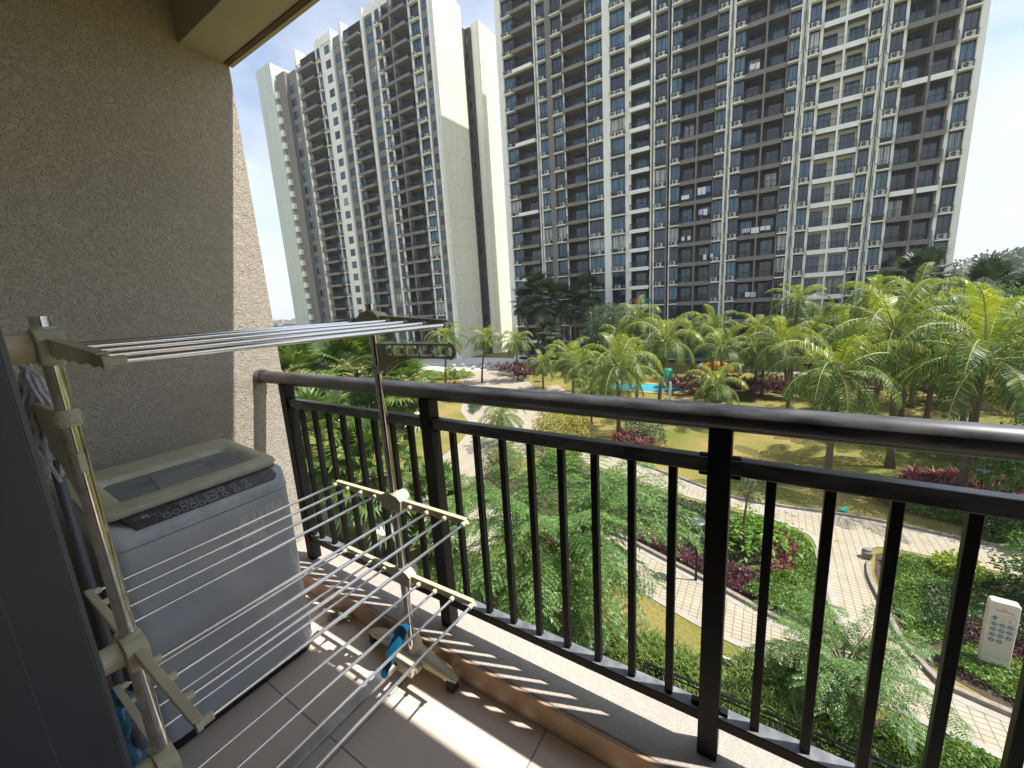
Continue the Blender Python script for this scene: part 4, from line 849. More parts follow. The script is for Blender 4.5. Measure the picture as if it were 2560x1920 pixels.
# ---- feather palms
def frond(mb, rn, az, el, ln, droop, wd=.045, lf=.5, pairs=34, roll=0):
    p = Vector((0,0,0)); d = Vector((math.cos(az)*math.cos(el), math.sin(az)*math.cos(el), math.sin(el))); side = Vector((-math.sin(az), math.cos(az), 0)); st_ = ln/pairs; pts = [p.copy()]
    tw = rn.uniform(-.35,.35)
    for i in range(pairs):
        d = (d + Vector((0,0,-droop*st_*(.35+1.3*i/pairs)))).normalized(); p = p + d*st_; pts.append(p.copy()); u = i/pairs
        if u < .12: continue
        l_ = lf*(math.sin(math.pi*min(1,(u-.1)*1.02+.12))**.6)*rn.uniform(.85,1.1); upv = side.cross(d).normalized()
        if upv.z < 0: upv = -upv
        for s in (-1, 1):
            o_ = (side*s*math.cos(tw*s) + upv*(.30 - .7*u + s*tw*.5 + rn.uniform(-.15,.15)) + d*(.65+rn.uniform(-.12,.12))).normalized(); b = p; m_ = b + o_*l_*.5; hang = Vector((0,0,-1))*(.75+1.0*u + rn.uniform(-.2,.3))
            tip = m_ + (o_ + hang).normalized()*l_*.55; wv = d.cross(o_).cross(o_).normalized()*wd/2
            mb.q(b-wv*.5, m_-wv, m_+wv, b+wv*.5); mb.q(m_-wv, tip, m_+wv)
    return pts
def palm_crown(seed, nf=23, ln=3.5, yellow=.2):
    rn = random.Random(seed); mb = MB(); rb = MB()
    for k in range(nf):
        u = k/(nf-1); az = 2.399*k + rn.uniform(-.2,.2); el = 1.35 - 1.75*u + rn.uniform(-.1,.1); l_ = ln*(.72+.36*math.sin(math.pi*min(1,u+.25)))*rn.uniform(.9,1.08)
        n0 = len(mb.f); pts = frond(mb, rn, az, el, l_, rn.uniform(.6,.95), lf=.80, wd=.042, pairs=50)
        if u < yellow: mb.m[n0:] = [1]*(len(mb.f)-n0)
        rb.tube([pts[j] for j in range(0, len(pts), 4)], [.03*(1-j/len(pts))+.006 for j in range(0, len(pts), 4)], 4, mi=2)
    mb.add(rb)
    for k in range(3):   # a few dead hanging fronds
        az = rn.uniform(0, 6.28); n0 = len(mb.f); frond(mb, rn, az, -.75, ln*.55, .9, lf=.3, pairs=16); mb.m[n0:] = [3]*(len(mb.f)-n0)
    for k in range(7): a = rn.uniform(0,6.28); mb.tube([(0,0,-.45),(.12*math.cos(a),.12*math.sin(a),-.2),(.2*math.cos(a),.2*math.sin(a),.15)], [.06,.07,.03], 5, mi=4)
    return mb.mesh('crown', [G_PALM, G_PALM2, mat('rachis', (.30,.32,.09), None, rough=.5) if 'rachis' not in bpy.data.materials else bpy.data.materials['rachis'], DEADF, BARK])
PCR = [palm_crown(51), palm_crown(52, 21, 3.3, .3), palm_crown(53, 26, 3.6, .12)]
def palm(name, x, y, zc, label, scale=1.0, var=0, rot=0, lean=(0,0), cat='palm tree', group='feather palms in the garden', r=.13, crowns=None, tm=None):
    t = thing(name, label, cat, (x-lean[0], y-lean[1], 0), group)
    c = put('crown', (crowns or PCR)[var % len(crowns or PCR)], t, (lean[0], lean[1], zc)); c.scale = (scale,)*3; c.rotation_euler = (0,0,rot)
    mb = MB(); n = 9; P_ = []; RR = []
    for k in range(n+1):
        u = k/n; P_.append((lean[0]*u**1.6, lean[1]*u**1.6, (zc-.1)*u)); RR.append(r*(1.25-.35*u) if k else r*1.7)
    mb.tube(P_, RR, 9); o = put('trunk', mb.mesh('trunk', tm or BARK, True), t); return t
PALMS = [
 (-38.5,43,6.7,1.0,0,.3,(1.0,0),'feather palm on a slim leaning trunk behind the perforated rack arm'),
 (-34.3,46.5,6.3,.9,1,1.1,(1.2,0),'feather palm with two pale trunks crossing, in front of the blank slab wall'),
 (-30.8,49,5.6,.85,2,2.0,(0,0),'feather palm directly under the brightly lit narrow slab'),
 (-19.9,43.5,4.5,.98,1,.6,(-.3,0),'low yellowish feather palm standing by the curve of the paved plaza'),
 (-9.9,30.5,5.7,1.08,0,2.7,(0,0),'feather palm rising from the red bush, tips reaching down to the handrail'),
 (-13.0,47,8.3,.95,2,1.4,(0,0),'tall feather palm just below the white balconies'),
 (-7.9,38,6.9,1.1,1,.2,(.6,0),'broad feather palm below the dark strip of the tower'),
 (-4.0,44.5,5.5,.95,0,3.3,(0,0),'feather palm to the left of the orange slide'),
 (-.5,49,4.5,.95,2,.9,(0,0),'low feather palm behind the orange slide'),
 (2.05,50,9.5,.88,1,2.2,(0,0),'tallest feather palm, its round crown clear in front of the cream pilaster'),
 (.85,41,6.2,1.0,0,1.9,(-.8,0),'feather palm with a slanting trunk under the tallest feather palm'),
 (3.1,27,6.4,1.06,1,2.5,(0,0),'feather palm with yellow new leaves standing alone on the lawn'),
 (6.0,31.5,8.1,1.2,0,.8,(-.5,.2),'large feather palm with a ringed pale trunk leaning on the lawn'),
 (8.3,27,7.2,1.15,2,4.0,(0,0),'large feather palm beside the red cordyline bed, crown at the edge of the picture'),
 (9.2,37,5.6,1.0,1,3.1,(0,0),'feather palm with a dark trunk behind the leaning palm'),
 (9.0,42,9.2,1.0,2,1.0,(0,0),'feather palm with upright yellow new spears against the dark fan palms'),
 (8.0,50,9.4,.9,0,2.0,(0,0),'feather palm behind, nearest to the foot of the tower on the lawn side'),
 (-17.5,25,2.3,.62,2,1.2,(0,0),'small low feather palm growing alone beside the paving'),
 (-24.5,45,3.2,.75,0,.1,(0,0),'low feather palm arching over the dark red hedge of the plaza'),
 (-13.2,33,3.0,.62,1,5.0,(0,0),'small feather palm half hidden behind the handrail near the yellow bush'),
 (12.3,33,7.6,1.15,0,5.4,(0,0),'feather palm at the very edge of the picture behind the bushy tree'),
 (5.2,44,6.0,.95,2,4.4,(0,0),'feather palm filling the gap between the slanting and the leaning palms'),
 (13.5,44,7.6,1.0,1,2.9,(0,0),'feather palm standing before the pale green bushy tree'),
 (-3.6,36.5,3.4,.8,1,.2,(0,0),'low feather palm with a domed drooping crown beside the play pool'),
 (4.0,57,6.2,.9,2,.2,(0,0),'feather palm in the last row under the white balconies'),
 (-8.5,56,6.0,.9,0,1.2,(0,0),'feather palm in the last row under the grey balconies'),
 (-1.2,53.5,6.4,.95,1,3.2,(0,0),'feather palm at the back, just beside the pilaster with twin dark pipes'),
 (-5.6,52,6.8,.95,2,4.1,(0,0),'feather palm at the back above the orange slide'),
 (-16.5,52,6.0,.9,0,5.2,(0,0),'feather palm at the back beneath the wide white pilaster'),
 (6.8,54,7.4,.95,1,.7,(0,0),'feather palm at the back, shadowed by the dark tree at the tower foot'),
 (10.8,48,7.6,1.0,2,1.7,(0,0),'feather palm at the back between the two dark fan palms'),
 (11.8,40,7.4,1.05,0,2.2,(0,0),'dense feather palm in front of the pale green bushy tree'),
 (6.6,37.5,6.2,1.0,1,3.6,(0,0),'feather palm squeezed between the leaning palm and the one with yellow leaves'),
 (14.6,36,7.2,1.1,2,.5,(0,0),'feather palm cut by the picture edge above the cordyline bed'),
 (-11.5,41.5,4.6,.85,1,4.4,(0,0),'feather palm standing over the near rim of the play pool'),
 (-16.6,38.5,4.2,.85,2,2.2,(0,0),'feather palm on the lawn by the curved path to the pool'),
]
for x, y, zc, sc_, v, rt, ln_, lb in PALMS: palm('feather_palm', x, y, zc, lb, sc_*1.2, v, rt, ln_, r=.14*sc_)
# ---- fan palms
def fanleaf(mb, c, az, el, R_, rn, mi=0):
    d = Vector((math.cos(az)*math.cos(el), math.sin(az)*math.cos(el), math.sin(el))); pet = R_*rn.uniform(1.0,1.5); h = c + d*pet + Vector((0,0,-.12*pet)); side = Vector((-math.sin(az), math.cos(az), 0)); up = side.cross(d)*-1
    mb.tube([c, c+d*pet*.5+Vector((0,0,.03)), h], [.018,.014,.01], 4, mi=mi)
    fd = (d + Vector((0,0,-.45))).normalized(); n = 24
    for k in range(n):
        a = -2.25 + 4.5*(k+.5)/n; dd = (fd*math.cos(a) + side*math.sin(a) + up*.18*math.cos(a*1.1)).normalized(); ll = R_*(1.0 - .22*abs(a)/2.25)*rn.uniform(.9,1.05); w_ = side*math.cos(a)-fd*math.sin(a); w_ = w_.normalized()*R_*.062
        m_ = h + dd*ll*.55; tip = m_ + (dd + Vector((0,0,-.28 - .25*rn.random()))).normalized()*ll*.47; mb.q(h, m_-w_, m_+w_, mi=mi); mb.q(m_-w_, tip, m_+w_, mi=mi)
def fan_crown(seed, n, R_, m, dead=6):
    rn = random.Random(seed); mb = MB()
    for k in range(n):
        u = k/(n-1); fanleaf(mb, Vector((0,0,-.5*u)), 2.399*k+rn.uniform(-.2,.2), 1.35-2.0*u+rn.uniform(-.15,.15), R_*rn.uniform(.85,1.1), rn)
    for k in range(dead): n0 = len(mb.f); fanleaf(mb, Vector((0,0,-.7)), rn.uniform(0,6.28), -1.15, R_*.7, rn, 1)
    return mb.mesh('crown', [m, DEADF])
FC = [fan_crown(61, 44, 1.05, G_FAN), fan_crown(62, 40, 1.1, G_FAN)]
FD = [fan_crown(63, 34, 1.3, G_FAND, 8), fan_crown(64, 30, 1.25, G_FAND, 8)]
g_ = 'fan palms close to the balcony'
for x, y, zc, s, v, rt, lb in [(-22.5,12.2,7.6,1.15,0,0,'fan palm whose spiky top shows just over the left end of the handrail'), (-19.2,13.8,8.0,1.2,1,1,'tall fan palm behind the far pole of the clothes rack'), (-17.2,15.0,7.0,1.1,0,2,'fan palm spreading beneath the perforated rack arm'),
   (-17.4,10.2,5.4,1.15,1,3,'fan palm with a shaggy trunk seen through the first bars of the railing'), (-14.6,10.6,4.4,1.1,0,4,'lower fan palm seen through the bars behind the far rack pole'), (-19.5,9.2,3.4,1.0,1,5,'short fan palm low behind the railing post at the wall'), (-12.6,12.2,2.4,.85,0,6,'small pale fan palm at the paving edge, behind the middle shelf of the rack')]:
    palm('fan_palm', x, y, zc, lb, s*1.1, v, rt, (0,0), 'fan palm', g_, .13, FC)
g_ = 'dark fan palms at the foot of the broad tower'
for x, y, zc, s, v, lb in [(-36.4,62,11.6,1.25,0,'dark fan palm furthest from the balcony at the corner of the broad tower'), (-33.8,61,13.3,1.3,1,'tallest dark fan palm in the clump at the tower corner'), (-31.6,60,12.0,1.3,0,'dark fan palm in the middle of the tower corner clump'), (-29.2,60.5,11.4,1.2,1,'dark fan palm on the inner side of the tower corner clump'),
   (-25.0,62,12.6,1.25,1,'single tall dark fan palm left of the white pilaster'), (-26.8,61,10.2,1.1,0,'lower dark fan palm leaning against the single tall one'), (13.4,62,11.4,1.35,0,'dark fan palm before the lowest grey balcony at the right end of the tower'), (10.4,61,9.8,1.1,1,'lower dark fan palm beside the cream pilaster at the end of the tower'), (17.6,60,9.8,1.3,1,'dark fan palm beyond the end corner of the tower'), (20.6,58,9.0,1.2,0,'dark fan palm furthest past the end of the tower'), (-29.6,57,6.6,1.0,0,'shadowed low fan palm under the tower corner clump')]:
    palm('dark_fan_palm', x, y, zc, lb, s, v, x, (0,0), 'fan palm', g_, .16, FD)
# ---- broadleaf trees and shrubs
tree('grey_green_tree', -19.5, 56, 10.2, 4.2, G_GREYG, 'bushy grey green tree before the white pilaster, between fan palms and feather palms', 7500, .36, .12, 15, 71)
tree('slim_tree', -25.8, 50, 4.8, .8, G_LIME, 'slim young tree with a small lime green tuft on a bare pale stem', 500, .22, .12, 4, 72, tr=.06, crown_lo=.75)
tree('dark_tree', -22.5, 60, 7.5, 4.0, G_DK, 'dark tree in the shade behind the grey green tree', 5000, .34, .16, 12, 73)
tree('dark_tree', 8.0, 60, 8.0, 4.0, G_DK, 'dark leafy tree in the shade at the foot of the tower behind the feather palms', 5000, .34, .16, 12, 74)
tree('bushy_tree', 15.2, 50, 9.8, 4.2, G_MID, 'pale green bushy tree below the end of the tower', 7000, .3, .16, 14, 75)
tree('bushy_tree', 21.0, 52, 8.4, 4.2, G_MID, 'bushy tree right of the pale green one, lower', 6000, .3, .16, 14, 76)
tree('bushy_tree', 9.9, 25.0, 4.6, 2.2, G_MID, 'leafy tree close by at the edge of the picture, over the cordylines', 9000, .17, .08, 15, 77)
tree('bushy_tree', 2.0, 57, 7.5, 3.6, G_DK, 'dark rounded tree behind the tallest feather palm', 4500, .3, .16, 12, 78)
tree('bushy_tree', 27, 66, 7.6, 4.6, G_DK, 'broad dark tree beyond the end of the tower', 5000, .4, .2, 12, 79)
tree('bushy_tree', -125, 60, 6.6, 5, G_MID, 'green tree under the narrow gap beside the stucco wall', 5000, .5, .25, 12, 80)
tree('bushy_tree', -88, 50, 3.6, 5, G_MID, 'wide green tree at the foot of the slab-ended tower', 5000, .5, .25, 12, 81)
tree('bushy_tree', -70, 50, 5.0, 5, G_MID, 'low green tree behind the fan palms', 5000, .4, .2, 12, 82)
shrub('variegated_bush', -13.0, 26.6, 2.3, 2.7, G_VAR, 'large rounded bush with yellow and cream variegated leaves', 9000, .17, .09, seed=83, lobes=12)
shrub('variegated_bush', -5.9, 27.6, .9, 1.0, G_VAR, 'small pale yellow bush on the lawn side of the red bush', 1500, .14, .07, seed=84)
shrub('dark_bush', -7.4, 28.6, 1.7, 2.1, G_GREYG, 'rounded grey green bush growing through the red cordylines', 4200, .15, .07, seed=85, lobes=9)
shrub('round_bush', 8.6, 18.6, 1.7, 2.3, G_MID, 'dense dark bush with small leaves in the bed behind the keypad sign', 9000, .13, .07, seed=86, lobes=10)
shrub('round_bush', 8.9, 24.0, 1.3, 1.0, G_MID, 'low round bush on the lawn strip beyond the path', 4000, .12, .07, seed=87)
shrub('lime_bush', 6.3, 19.9, .75, .8, G_LIME, 'small lime green bush at the corner of the bed next to the dark bush', 1500, .17, .08, seed=88)
shrub('pink_leaved_bush', -14.0, 19.6, 1.35, 2.3, leafmat('pink_mixed', (.10,.16,.05), (.32,.30,.16), (.55,.28,.2)), 'bush with mixed green and pinkish leaves on bare stems by the plaza', 4500, .15, .07, seed=89)
shrub('lime_bush', -15.5, 22.2, 1.0, .9, G_LIME, 'low lime green bush beside the small feather palm', 2200, .15, .08, seed=90)
shrub('dark_bush', -13.8, 17.0, 1.0, .9, G_RD2, 'low dark brown-leaved bush at the plaza kerb', 3500, .10, .05, seed=91)
shrub('green_bush', -10.5, 20.8, 1.6, 1.9, G_MID, 'green bush behind the feathery tree', 5000, .16, .08, seed=92)
shrub('green_bush', -11.2, 23.0, 1.2, 1.4, G_LIME, 'bright green bush under the variegated bush', 3000, .16, .08, seed=93)
tree('slim_tree', -.5, 18.4, 4.2, 1.2, G_GREYG, 'thin tree with sparse leaves standing in the broad-leaved clump', 500, .16, .07, 6, 94, tr=.07, crown_lo=.6)
tree('slim_tree', -36.8, 41.0, 3.4, .7, G_LIME, 'thin young tree on the plaza edge beside the leaning palm', 300, .22, .12, 4, 95, tr=.05, crown_lo=.7)
tree('slim_tree', -35.4, 40.2, 3.0, .7, G_MID, 'thin young tree next to the crossing palm trunks', 300, .22, .12, 4, 96, tr=.05, crown_lo=.65)
# ---- feathery trees close below the balcony
def feathery(x, y, h, r, nb, label, seed, twig=9, lf=.10, dens=.055, droop=.5, tw_len=.95):
    rn = random.Random(seed); t = thing('feathery_tree', label, 'tree', (x,y,0)); mb = MB(); tm = MB()
    tm.tube([(x,y,0),(x+.05,y,h*.3),(x,y+.05,h*.55)], [.085,.07,.05], 8, mi=0)
    for b in range(nb):
        az = 2.399*b + rn.uniform(-.2,.2); u = (b+.5)/nb; el = 1.15 - 1.0*u; z0 = h*(.9-.5*u); ln = r*(.62+.5*math.sin(math.pi*min(1,u*.9+.2)))*rn.uniform(.85,1.1)
        p = Vector((x,y,min(z0, h*.55))); d = Vector((math.cos(az)*math.cos(el), math.sin(az)*math.cos(el), math.sin(el))); pts = [p.copy()]; ns = 24
        for i in range(ns):
            d = (d + Vector((rn.uniform(-.06,.06), rn.uniform(-.06,.06), -droop*2.1/ns*(.4+1.6*i/ns)))).normalized(); p = p + d*ln/ns*1.15; pts.append(p.copy())
            if i < 4: continue
            for s in (-1, 1):
                if rn.random() > twig/10: continue
                sd = d.cross(Vector((0,0,1))).normalized()*s; td = (sd*.9 + d*.7 + Vector((0,0,rn.uniform(-.25,.15)))).normalized(); tl = tw_len*rn.uniform(.6,1.15)*(1.1-.5*i/ns); tp = p.copy(); nk = int(tl/dens)
                for k in range(nk):
                    td = (td + Vector((0,0,-.055))).normalized(); tp = tp + td*dens; ws = td.cross(Vector((0,0,1)))
                    if ws.length < .05: continue
                    ws.normalize()
                    for s2 in (-1, 1):
                        ld = (ws*s2*.9 + td*.55 + Vector((0,0,rn.uniform(-.3,.1)))).normalized(); leaf(mb, tp, ld, lf*rn.uniform(.8,1.5), lf*.48, Vector((0,0,1)) + rdir(rn)*.35)
        tm.tube(pts[::2], [.03*(1-k/8)+.004 for k in range(len(pts[::2]))], 5, mi=0)
    part('crown', mb, G_FEA, t); part('trunk', tm, BARK2, t); return t
feathery(-5.6, 10.6, 5.7, 3.8, 54, 'large feathery tree with fine drooping leaves spreading behind the middle bars of the railing', 101)
feathery(2.0, 11.5, 2.7, 1.8, 24, 'small feathery tree leaning over the near path', 102, lf=.07, dens=.045, tw_len=.6)
# far woods and hills
G_FAR = leafmat('far_leaves', (.05,.085,.04), (.12,.165,.075), (.2,.23,.12), rough=.8, tr=.15)
HILL = mat('hill_ground', (.07,.10,.045), (.10,.12,.06), .05, .95)
def hillz(x, y):
    return 18*math.exp(-((x-118)/60)**2 - ((y-300)/85)**2) + 4*math.exp(-((x-70)/40)**2 - ((y-235)/60)**2)
mb = MB(); nx, ny = 24, 20; g = [[(20+i*12, 130+j*18, hillz(20+i*12, 130+j*18)-1.0) for i in range(nx)] for j in range(ny)]
for j in range(ny-1):
    for i in range(nx-1): mb.q(g[j][i], g[j][i+1], g[j+1][i+1], g[j+1][i])
struct('hill_terrain', mb, HILL, smooth=True)
rn = random.Random(9); mb = MB()
for k in range(620):
    x, y = rn.uniform(20, 260), rn.uniform(90, 330)
    if x/y < .22: continue
    r_ = rn.uniform(2.6,4.6); z = max(0, hillz(x,y)-1) + r_*.95
    blob_leaves(mb, (x,y,z), r_, 95, 1.7, 1.1, rn, shell=.7, zs=.8)
struct('distant_wood', mb, G_FAR, 'stuff')
mb = MB()
for k in range(260):
    a = rn.uniform(-2.7,-1.45); y = rn.uniform(110, 260); x = a*y; r_ = rn.uniform(3,5.5); blob_leaves(mb, (x,y,r_*.9), r_, 70, 1.7, 1.1, rn, shell=.7, zs=.8)
struct('distant_wood', mb, G_FAR, 'stuff')

# ================================================================ garden furniture and far things
WHITE = mat('white_plastic', (.72,.72,.70), (.60,.60,.58), 4, .5)
# keypad totem sign
def totem():
    c = Vector((5.85, 15.26, 0)); ax = Vector((.585, -.051, 0)).normalized(); ny = Vector((ax.y, -ax.x, 0)); ny = ny if ny.y < 0 else -ny; up = Vector((0,0,1)); hw, hgt, th = .285, 2.19, .26
    t = thing('keypad_sign', 'tall beige sign shaped like a remote control with blue keys, standing in the ground cover', 'sign', tuple(c))
    def P(u, v, d): return tuple(c + ax*u + up*v + ny*d)
    def rr(x0, x1, y0, y1, r, n=5):
        o = []
        for cx, cy_, a0 in ((x1-r,y0+r,-90),(x1-r,y1-r,0),(x0+r,y1-r,90),(x0+r,y0+r,180)):
            for k in range(n+1): a = R(a0+90*k/n); o.append((cx+r*math.cos(a), cy_+r*math.sin(a)))
        return o
    CASE = mat('sign_casing', (.60,.55,.45), (.52,.47,.385), 4, .5); FACE = mat('sign_face', (.50,.455,.37), None, rough=.55); KEY = mat('sign_key', (.10,.17,.21), None, rough=.35); KEYL = mat('sign_key_letter', (.42,.5,.52), None); INK = mat('sign_ink', (.30,.265,.22), None); ARW = mat('sign_arrow', (.03,.20,.23), None, rough=.5)
    mb = MB(); mb.loft([[P(u,v,-th/2) for u,v in rr(-hw+.02,hw-.02,0,hgt-.02,.07)], [P(u,v,-th/2+.03) for u,v in rr(-hw,hw,0,hgt,.08)], [P(u,v,th/2-.03) for u,v in rr(-hw,hw,0,hgt,.08)], [P(u,v,th/2) for u,v in rr(-hw+.02,hw-.02,.01,hgt-.02,.07)]]); part('casing', mb, CASE, t)
    d = th/2
    mb = MB(); pf = rr(-hw+.055,hw-.045,.42,1.80,.05); mb.prism(pf, lambda p: P(*p, d-.01), lambda p: P(*p, d+.006)); fcp = part('face_panel', mb, FACE, t)
    n = 14
    for r_ in range(4):
        for q_ in range(3):
            if r_ == 3 and q_ == 2: continue
            u, v = -.145 + .15*q_, 1.50 - .17*r_
            mb = MB(); mb.prism([(u+.050*math.cos(2*math.pi*k/n), v+.050*math.sin(2*math.pi*k/n)) for k in range(n)], lambda p: P(*p, d), lambda p: P(*p, d+.03), 0)
            mb.bar(P(u-.02,v,d+.031), P(u+.022,v,d+.031), .006, .012, 1); mb.bar(P(u-.014,v+.016,d+.031), P(u+.014,v+.018,d+.031), .006, .008, 1); part('key', mb, [KEY, KEYL], fcp)
    mb = MB(); mb.prism([(-.175,1.61),(-.13,1.61),(-.13,1.68),(-.085,1.675),(-.15,1.76),(-.215,1.675),(-.175,1.68)], lambda p: P(*p, d), lambda p: P(*p, d+.012)); part('arrow', mb, ARW, fcp)
    mb = MB(); mb.prism(rr(.07,.185,1.605,1.755,.012), lambda p: P(*p, d), lambda p: P(*p, d+.010)); part('display_window', mb, mat('sign_display', (.66,.62,.52), None), fcp)
    mb = MB()
    for a, b in (((.10,1.625),(.10,1.735)),((.10,1.735),(.145,1.735)),((.10,1.68),(.145,1.68)),((.10,1.625),(.15,1.625)),((.147,1.735),(.147,1.68)),((.152,1.68),(.152,1.625))): mb.bar(P(*a, d+.013), P(*b, d+.013), .008, .012, up=tuple(ny))
    part('lettering', mb, INK, fcp)
    mb = MB(); x = -.15
    for k, (w_, h_) in enumerate([(.022,.05),(.014,.03),(.016,.032),(.014,.05),(.018,.03),(.012,.03),(.02,.048),(.0,.0),(.022,.05),(.014,.03),(.016,.03),(.018,.045),(.014,.03)]):
        if w_:
            mb.bar(P(x, 1.905, d+.004), P(x+w_*.4, 1.905+h_, d+.004), .004, .007); mb.bar(P(x+w_*.4, 1.905+h_, d+.004), P(x+w_, 1.905, d+.004), .004, .007)
        x += w_ + .010
    for k in range(5): mb.bar(P(.0-.03+.015*k, 1.965, d+.004), P(-.03+.015*k+(.015*(k-2)*.4), 2.0+.012*(2-abs(k-2)), d+.004), .004, .007)
    for k in range(7): mb.bar(P(.04+.025*k, 1.825, d+.004), P(.058+.025*k, 1.825, d+.004), .004, .008)
    part('logo', mb, INK, t)
totem()
# low fence under the balcony
t = thing('garden_fence', 'low black metal fence in front of the strap-leaved lilies below the balcony', 'fence', (2.5, 9.74, 0))
mb = MB(); mb.box(-2.48, 9, 9.71, 9.77, .96, 1.0); mb.box(-2.48, 9, 9.725, 9.755, .82, .85); mb.box(-2.48, 9, 9.725, 9.755, .10, .13); mb.box(-2.50, -2.44, 6, 9.709, .96, 1.0); mb.box(-2.49,-2.455, 6, 9.72, .82, .85); part('rails', mb, M['black'], t)
mb = MB()
for k in range(100): mb.box(-2.4+.115*k, -2.384+.115*k, 9.732, 9.748, .13, .82)
part('bars', mb, M['black'], t)
for k in range(7): mb = MB(); mb.box(-2.49+1.6*k, -2.44+1.6*k, 9.715, 9.765, 0, .96); part('post', mb, M['alulight'], t)
# lamps
def lamp(x, y, h, lb, grp='garden lamps'):
    t = thing('garden_lamp', lb, 'lamp', (x, y, 0), grp)
    mb = MB(); mb.tube([(x,y,0),(x,y,.5),(x,y,h-.25)], [.06,.035,.03], 10); part('post', mb, M['black'], t, smooth=True)
    mb = MB(); mb.tube([(x,y,h-.25),(x,y,h-.05)], [.07,.08], 12); part('lantern', mb, mat('lamp_glass', (.25,.26,.27), None, rough=.2), t, smooth=True)
    mb = MB(); mb.tube([(x,y,h-.05),(x,y,h)], [.30,.24], 20); mb.tube([(x,y,h),(x,y,h+.18)], [.05,.03], 8); part('lamp_shade', mb, mat('lamp_cap', (.12,.13,.14), None, rough=.35, metal=.4), t)
lamp(-1.95, 15.3, 2.6, 'black garden lamp with a flat disc shade, in the bed by the near path')
lamp(8.05, 24.4, 2.9, 'black garden lamp post on the lawn strip behind the cross path')
mb = MB(); mb.tube([(3.5,23.85,0),(3.5,23.85,.16)], .02, 6); mb.tube([(3.5,23.85,.16),(3.5,23.85,.20)], [.20,.17], 18); single('ground_light', mb, mat('teal_glass', (.02,.36,.32), None, rough=.25), 'small round teal garden light at the kerb of the lawn', 'light', (3.5,23.85,0))
mb = MB(); mb.tube([(3.80,19.9,0),(3.80,19.9,.1),(3.8,19.9,.3),(3.8,19.9,.38)], [.12,.17,.19,.12], 16); mb.tube([(3.8,19.9,.38),(3.8,19.9,.42)], [.14,.13], 16); single('stone_urn', mb, mat('grey_stone', (.22,.21,.19), (.14,.13,.12), 9, .8), 'grey round stone urn at the bend of the cross path', 'urn', (3.8,19.9,0), smooth=False)
mb = MB(); mb.box(-.85,-.45,11.55,11.62,0,.42); mb2 = MB()
for i in range(3):
    for j in range(3): mb2.box(-.80+.12*i, -.75+.12*i, 11.545, 11.549, .06+.12*j, .14+.12*j)
t = thing('vent_block', 'pale perforated concrete block at the lawn edge of the near path', 'block', (-.65,11.58,0)); part('block', mb, mat('pale_concrete', (.60,.60,.55), None), t); part('holes', mb2, M['rubber'], t)
# sun loungers on the far terrace
sheet('terrace_paving', [(-66,56),(-47,52.6),(-43,54.5),(-38,60),(-36,66),(-44,70),(-66,70)], .030, mat('terrace', (.62,.60,.55), (.55,.53,.48), .6, .8))
def lounger():
    mb = MB(); mb.box(-.32,.32,-.6,.95,.28,.34); mb.bar((0,-.6,.31),(0,-1.15,.72), .62, .05); 
    for x in (-.27,.27):
        for y in (-.5,.8): mb.box(x-.03,x+.03,y-.03,y+.03,0,.28)
    return mb.mesh('frame', WHITE)
LM = lounger(); k = 0
LP = [(-47.6+1.35*i, 54.6+.95*i, .75) for i in range(8)] + [(-50.2+1.35*i, 57.4+.95*i, .75) for i in range(9)]
for i, (x, y, rz) in enumerate(LP):
    nm = 'white sun lounger in the row on the far terrace nearer the plaza' if i < 8 else 'white sun lounger in the second row on the far terrace, nearer the slab wall'
    o = put('sun_lounger', LM, None, (x, y, .031), label=nm, category='sun lounger', group='sun loungers, front row' if i < 8 else 'sun loungers, back row'); o.rotation_euler = (0,0,rz)
mb = MB(); mb.tube([(-37.5,62,0.03),(-37.5,62,.7)], .05, 8); mb.box(-38.4,-36.6,61.4,62.6,.70,.76); single('garden_table', mb, WHITE, 'white square table at the far end of the sun loungers', 'table', (-37.5,62,0))
# play pool and slide
POOL = mat('pool_water', (.05,.36,.42), (.08,.46,.52), 1.2, .06, bump=.25, bscale=3, bdist=.03)
pl = [(-12.6+4.6*math.cos(R(a)), 49.3+2.3*math.sin(R(a))) for a in range(0, 360, 15)]
sheet('pool_water', pl, .05, POOL)
mb = MB(); strip(mb, pl + [pl[0]], -.45, 0, .10); struct('pool_edge', mb, mat('pool_edge', (.60,.36,.20), (.5,.3,.17), 2, .8))
t = thing('play_tower', 'green play tower with a white post standing in the pool behind the palms', 'play tower', (-10.3,50.5,0))
mb = MB(); mb.tube([(-10.3,50.5,0),(-10.3,50.5,1.2),(-10.3,50.5,2.3)], [.55,.6,.5], 14); part('barrel', mb, mat('play_green', (.03,.33,.20), None, rough=.4), t, smooth=True)
mb = MB(); mb.tube([(-8.7,44.0,0),(-8.7,44.0,2.0)], .12, 10); single('white_bollard', mb, WHITE, 'tall white post at the pool edge below the low domed palm', 'post', (-8.7,44.0,0))
t = thing('water_slide', 'orange and purple play slide seen between the palm trunks', 'slide', (-6,60,0))
mb = MB()
rings = []
for k in range(9):
    u = k/8; x = -7.6 + 3.6*u; z = 1.0 + .35*math.sin(u*3.1); rings.append([(x, 60+.75*math.cos(2*math.pi*j/14), z+.55*math.sin(2*math.pi*j/14)) for j in range(14)])
mb.loft(rings); part('slide_tube', mb, mat('slide_orange', (.75,.28,.02), None, rough=.35), t, smooth=True)
mb = MB(); mb.tube([(-8.3,60,.9),(-7.5,60,1.1)], [.35,.62], 14); part('slide_mouth', mb, mat('slide_purple', (.42,.25,.55), None, rough=.4), t, smooth=True)
mb = MB(); P_ = [(-3.9+.75*math.cos(R(a)), 60, .9+.75*math.sin(R(a))) for a in range(180, -1, -15)]
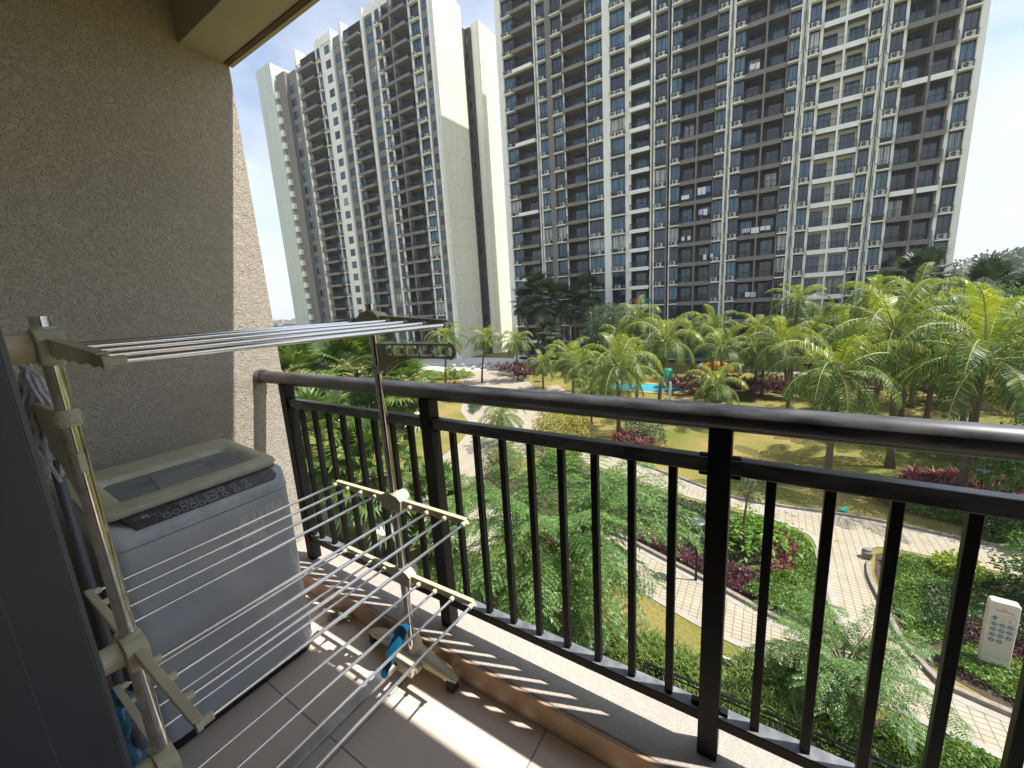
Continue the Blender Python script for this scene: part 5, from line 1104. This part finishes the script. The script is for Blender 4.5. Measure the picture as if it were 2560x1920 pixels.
mb.tube([(-4.65,60,0)] + P_ + [(-3.15,60,0)], .14, 8); single('play_arch', mb, mat('arch_beige', (.70,.58,.50), None, rough=.5), 'pale pinkish arch beside the orange slide', 'arch', (-3.9,60,0), smooth=True)
# far lawn path and low wall
sheet('garden_path', [(-3,66),(-3,63.6),(4,62.0),(14,58),(24,52),(24,54),(14,60.6),(4,64.4)], .02, EDGE)
sheet('garden_path', [(-26,44),(-20,41),(-10,41.2),(-6,43.6),(-6.6,45.8),(-10,43.4),(-20,43.6),(-24,48)], .016, PAVE2)
# far houses on the left
RF = mat('far_roof', (.14,.115,.12), (.2,.17,.17), .3, .8); WL = mat('far_wall', (.55,.52,.5), None, rough=.9)
for i, (x, y, w_, h_) in enumerate([(-262,138,13,6.6),(-247,140,12,7.4),(-236,148,12,6.4)]):
    t = thing('house', ['low house with a grey hipped roof, partly cut by the stucco wall', 'middle low house with a grey hipped roof in the gap', 'low grey-roofed house nearest the tall pale slab'][i], 'house', (x,y,0), 'far houses in the gap beside the wall')
    mb = MB(); mb.box(x-w_/2,x+w_/2,y-5,y+5,0,h_); part('wall', mb, WL, t)
    mb = MB(); a = [(x-w_/2-.6,y-5.6,h_),(x+w_/2+.6,y-5.6,h_),(x+w_/2+.6,y+5.6,h_),(x-w_/2-.6,y+5.6,h_)]; b, c = (x-w_/2+4,y,h_+3.2),(x+w_/2-4,y,h_+3.2)
    mb.q(a[0],a[1],c,b); mb.q(a[1],a[2],c); mb.q(a[2],a[3],b,c); mb.q(a[3],a[0],b); part('roof', mb, RF, t)
    for k in range(3):
        mb = MB(); mb.box(x-w_/2+1.5+3.5*k, x-w_/2+2.9+3.5*k, y-5.05, y-4.99, 3.6, 5.1); part('window', mb, B_GLASS, t)

# ================================================================ air
hz = MB(); hz.box(-905, 905, -65, 905, -1.0, 82.0)
hm = bpy.data.materials.new('haze_air'); hm.use_nodes = True; hn_ = hm.node_tree; hn_.nodes.remove(hn_.nodes['Principled BSDF'])
pv = hn_.nodes.new('ShaderNodeVolumePrincipled'); pv.inputs['Color'].default_value = (.86, .92, 1.0, 1); pv.inputs['Density'].default_value = .00032; pv.inputs['Anisotropy'].default_value = .2
hn_.links.new(pv.outputs[0], hn_.nodes['Material Output'].inputs['Volume'])
struct('haze', hz, hm, 'stuff')
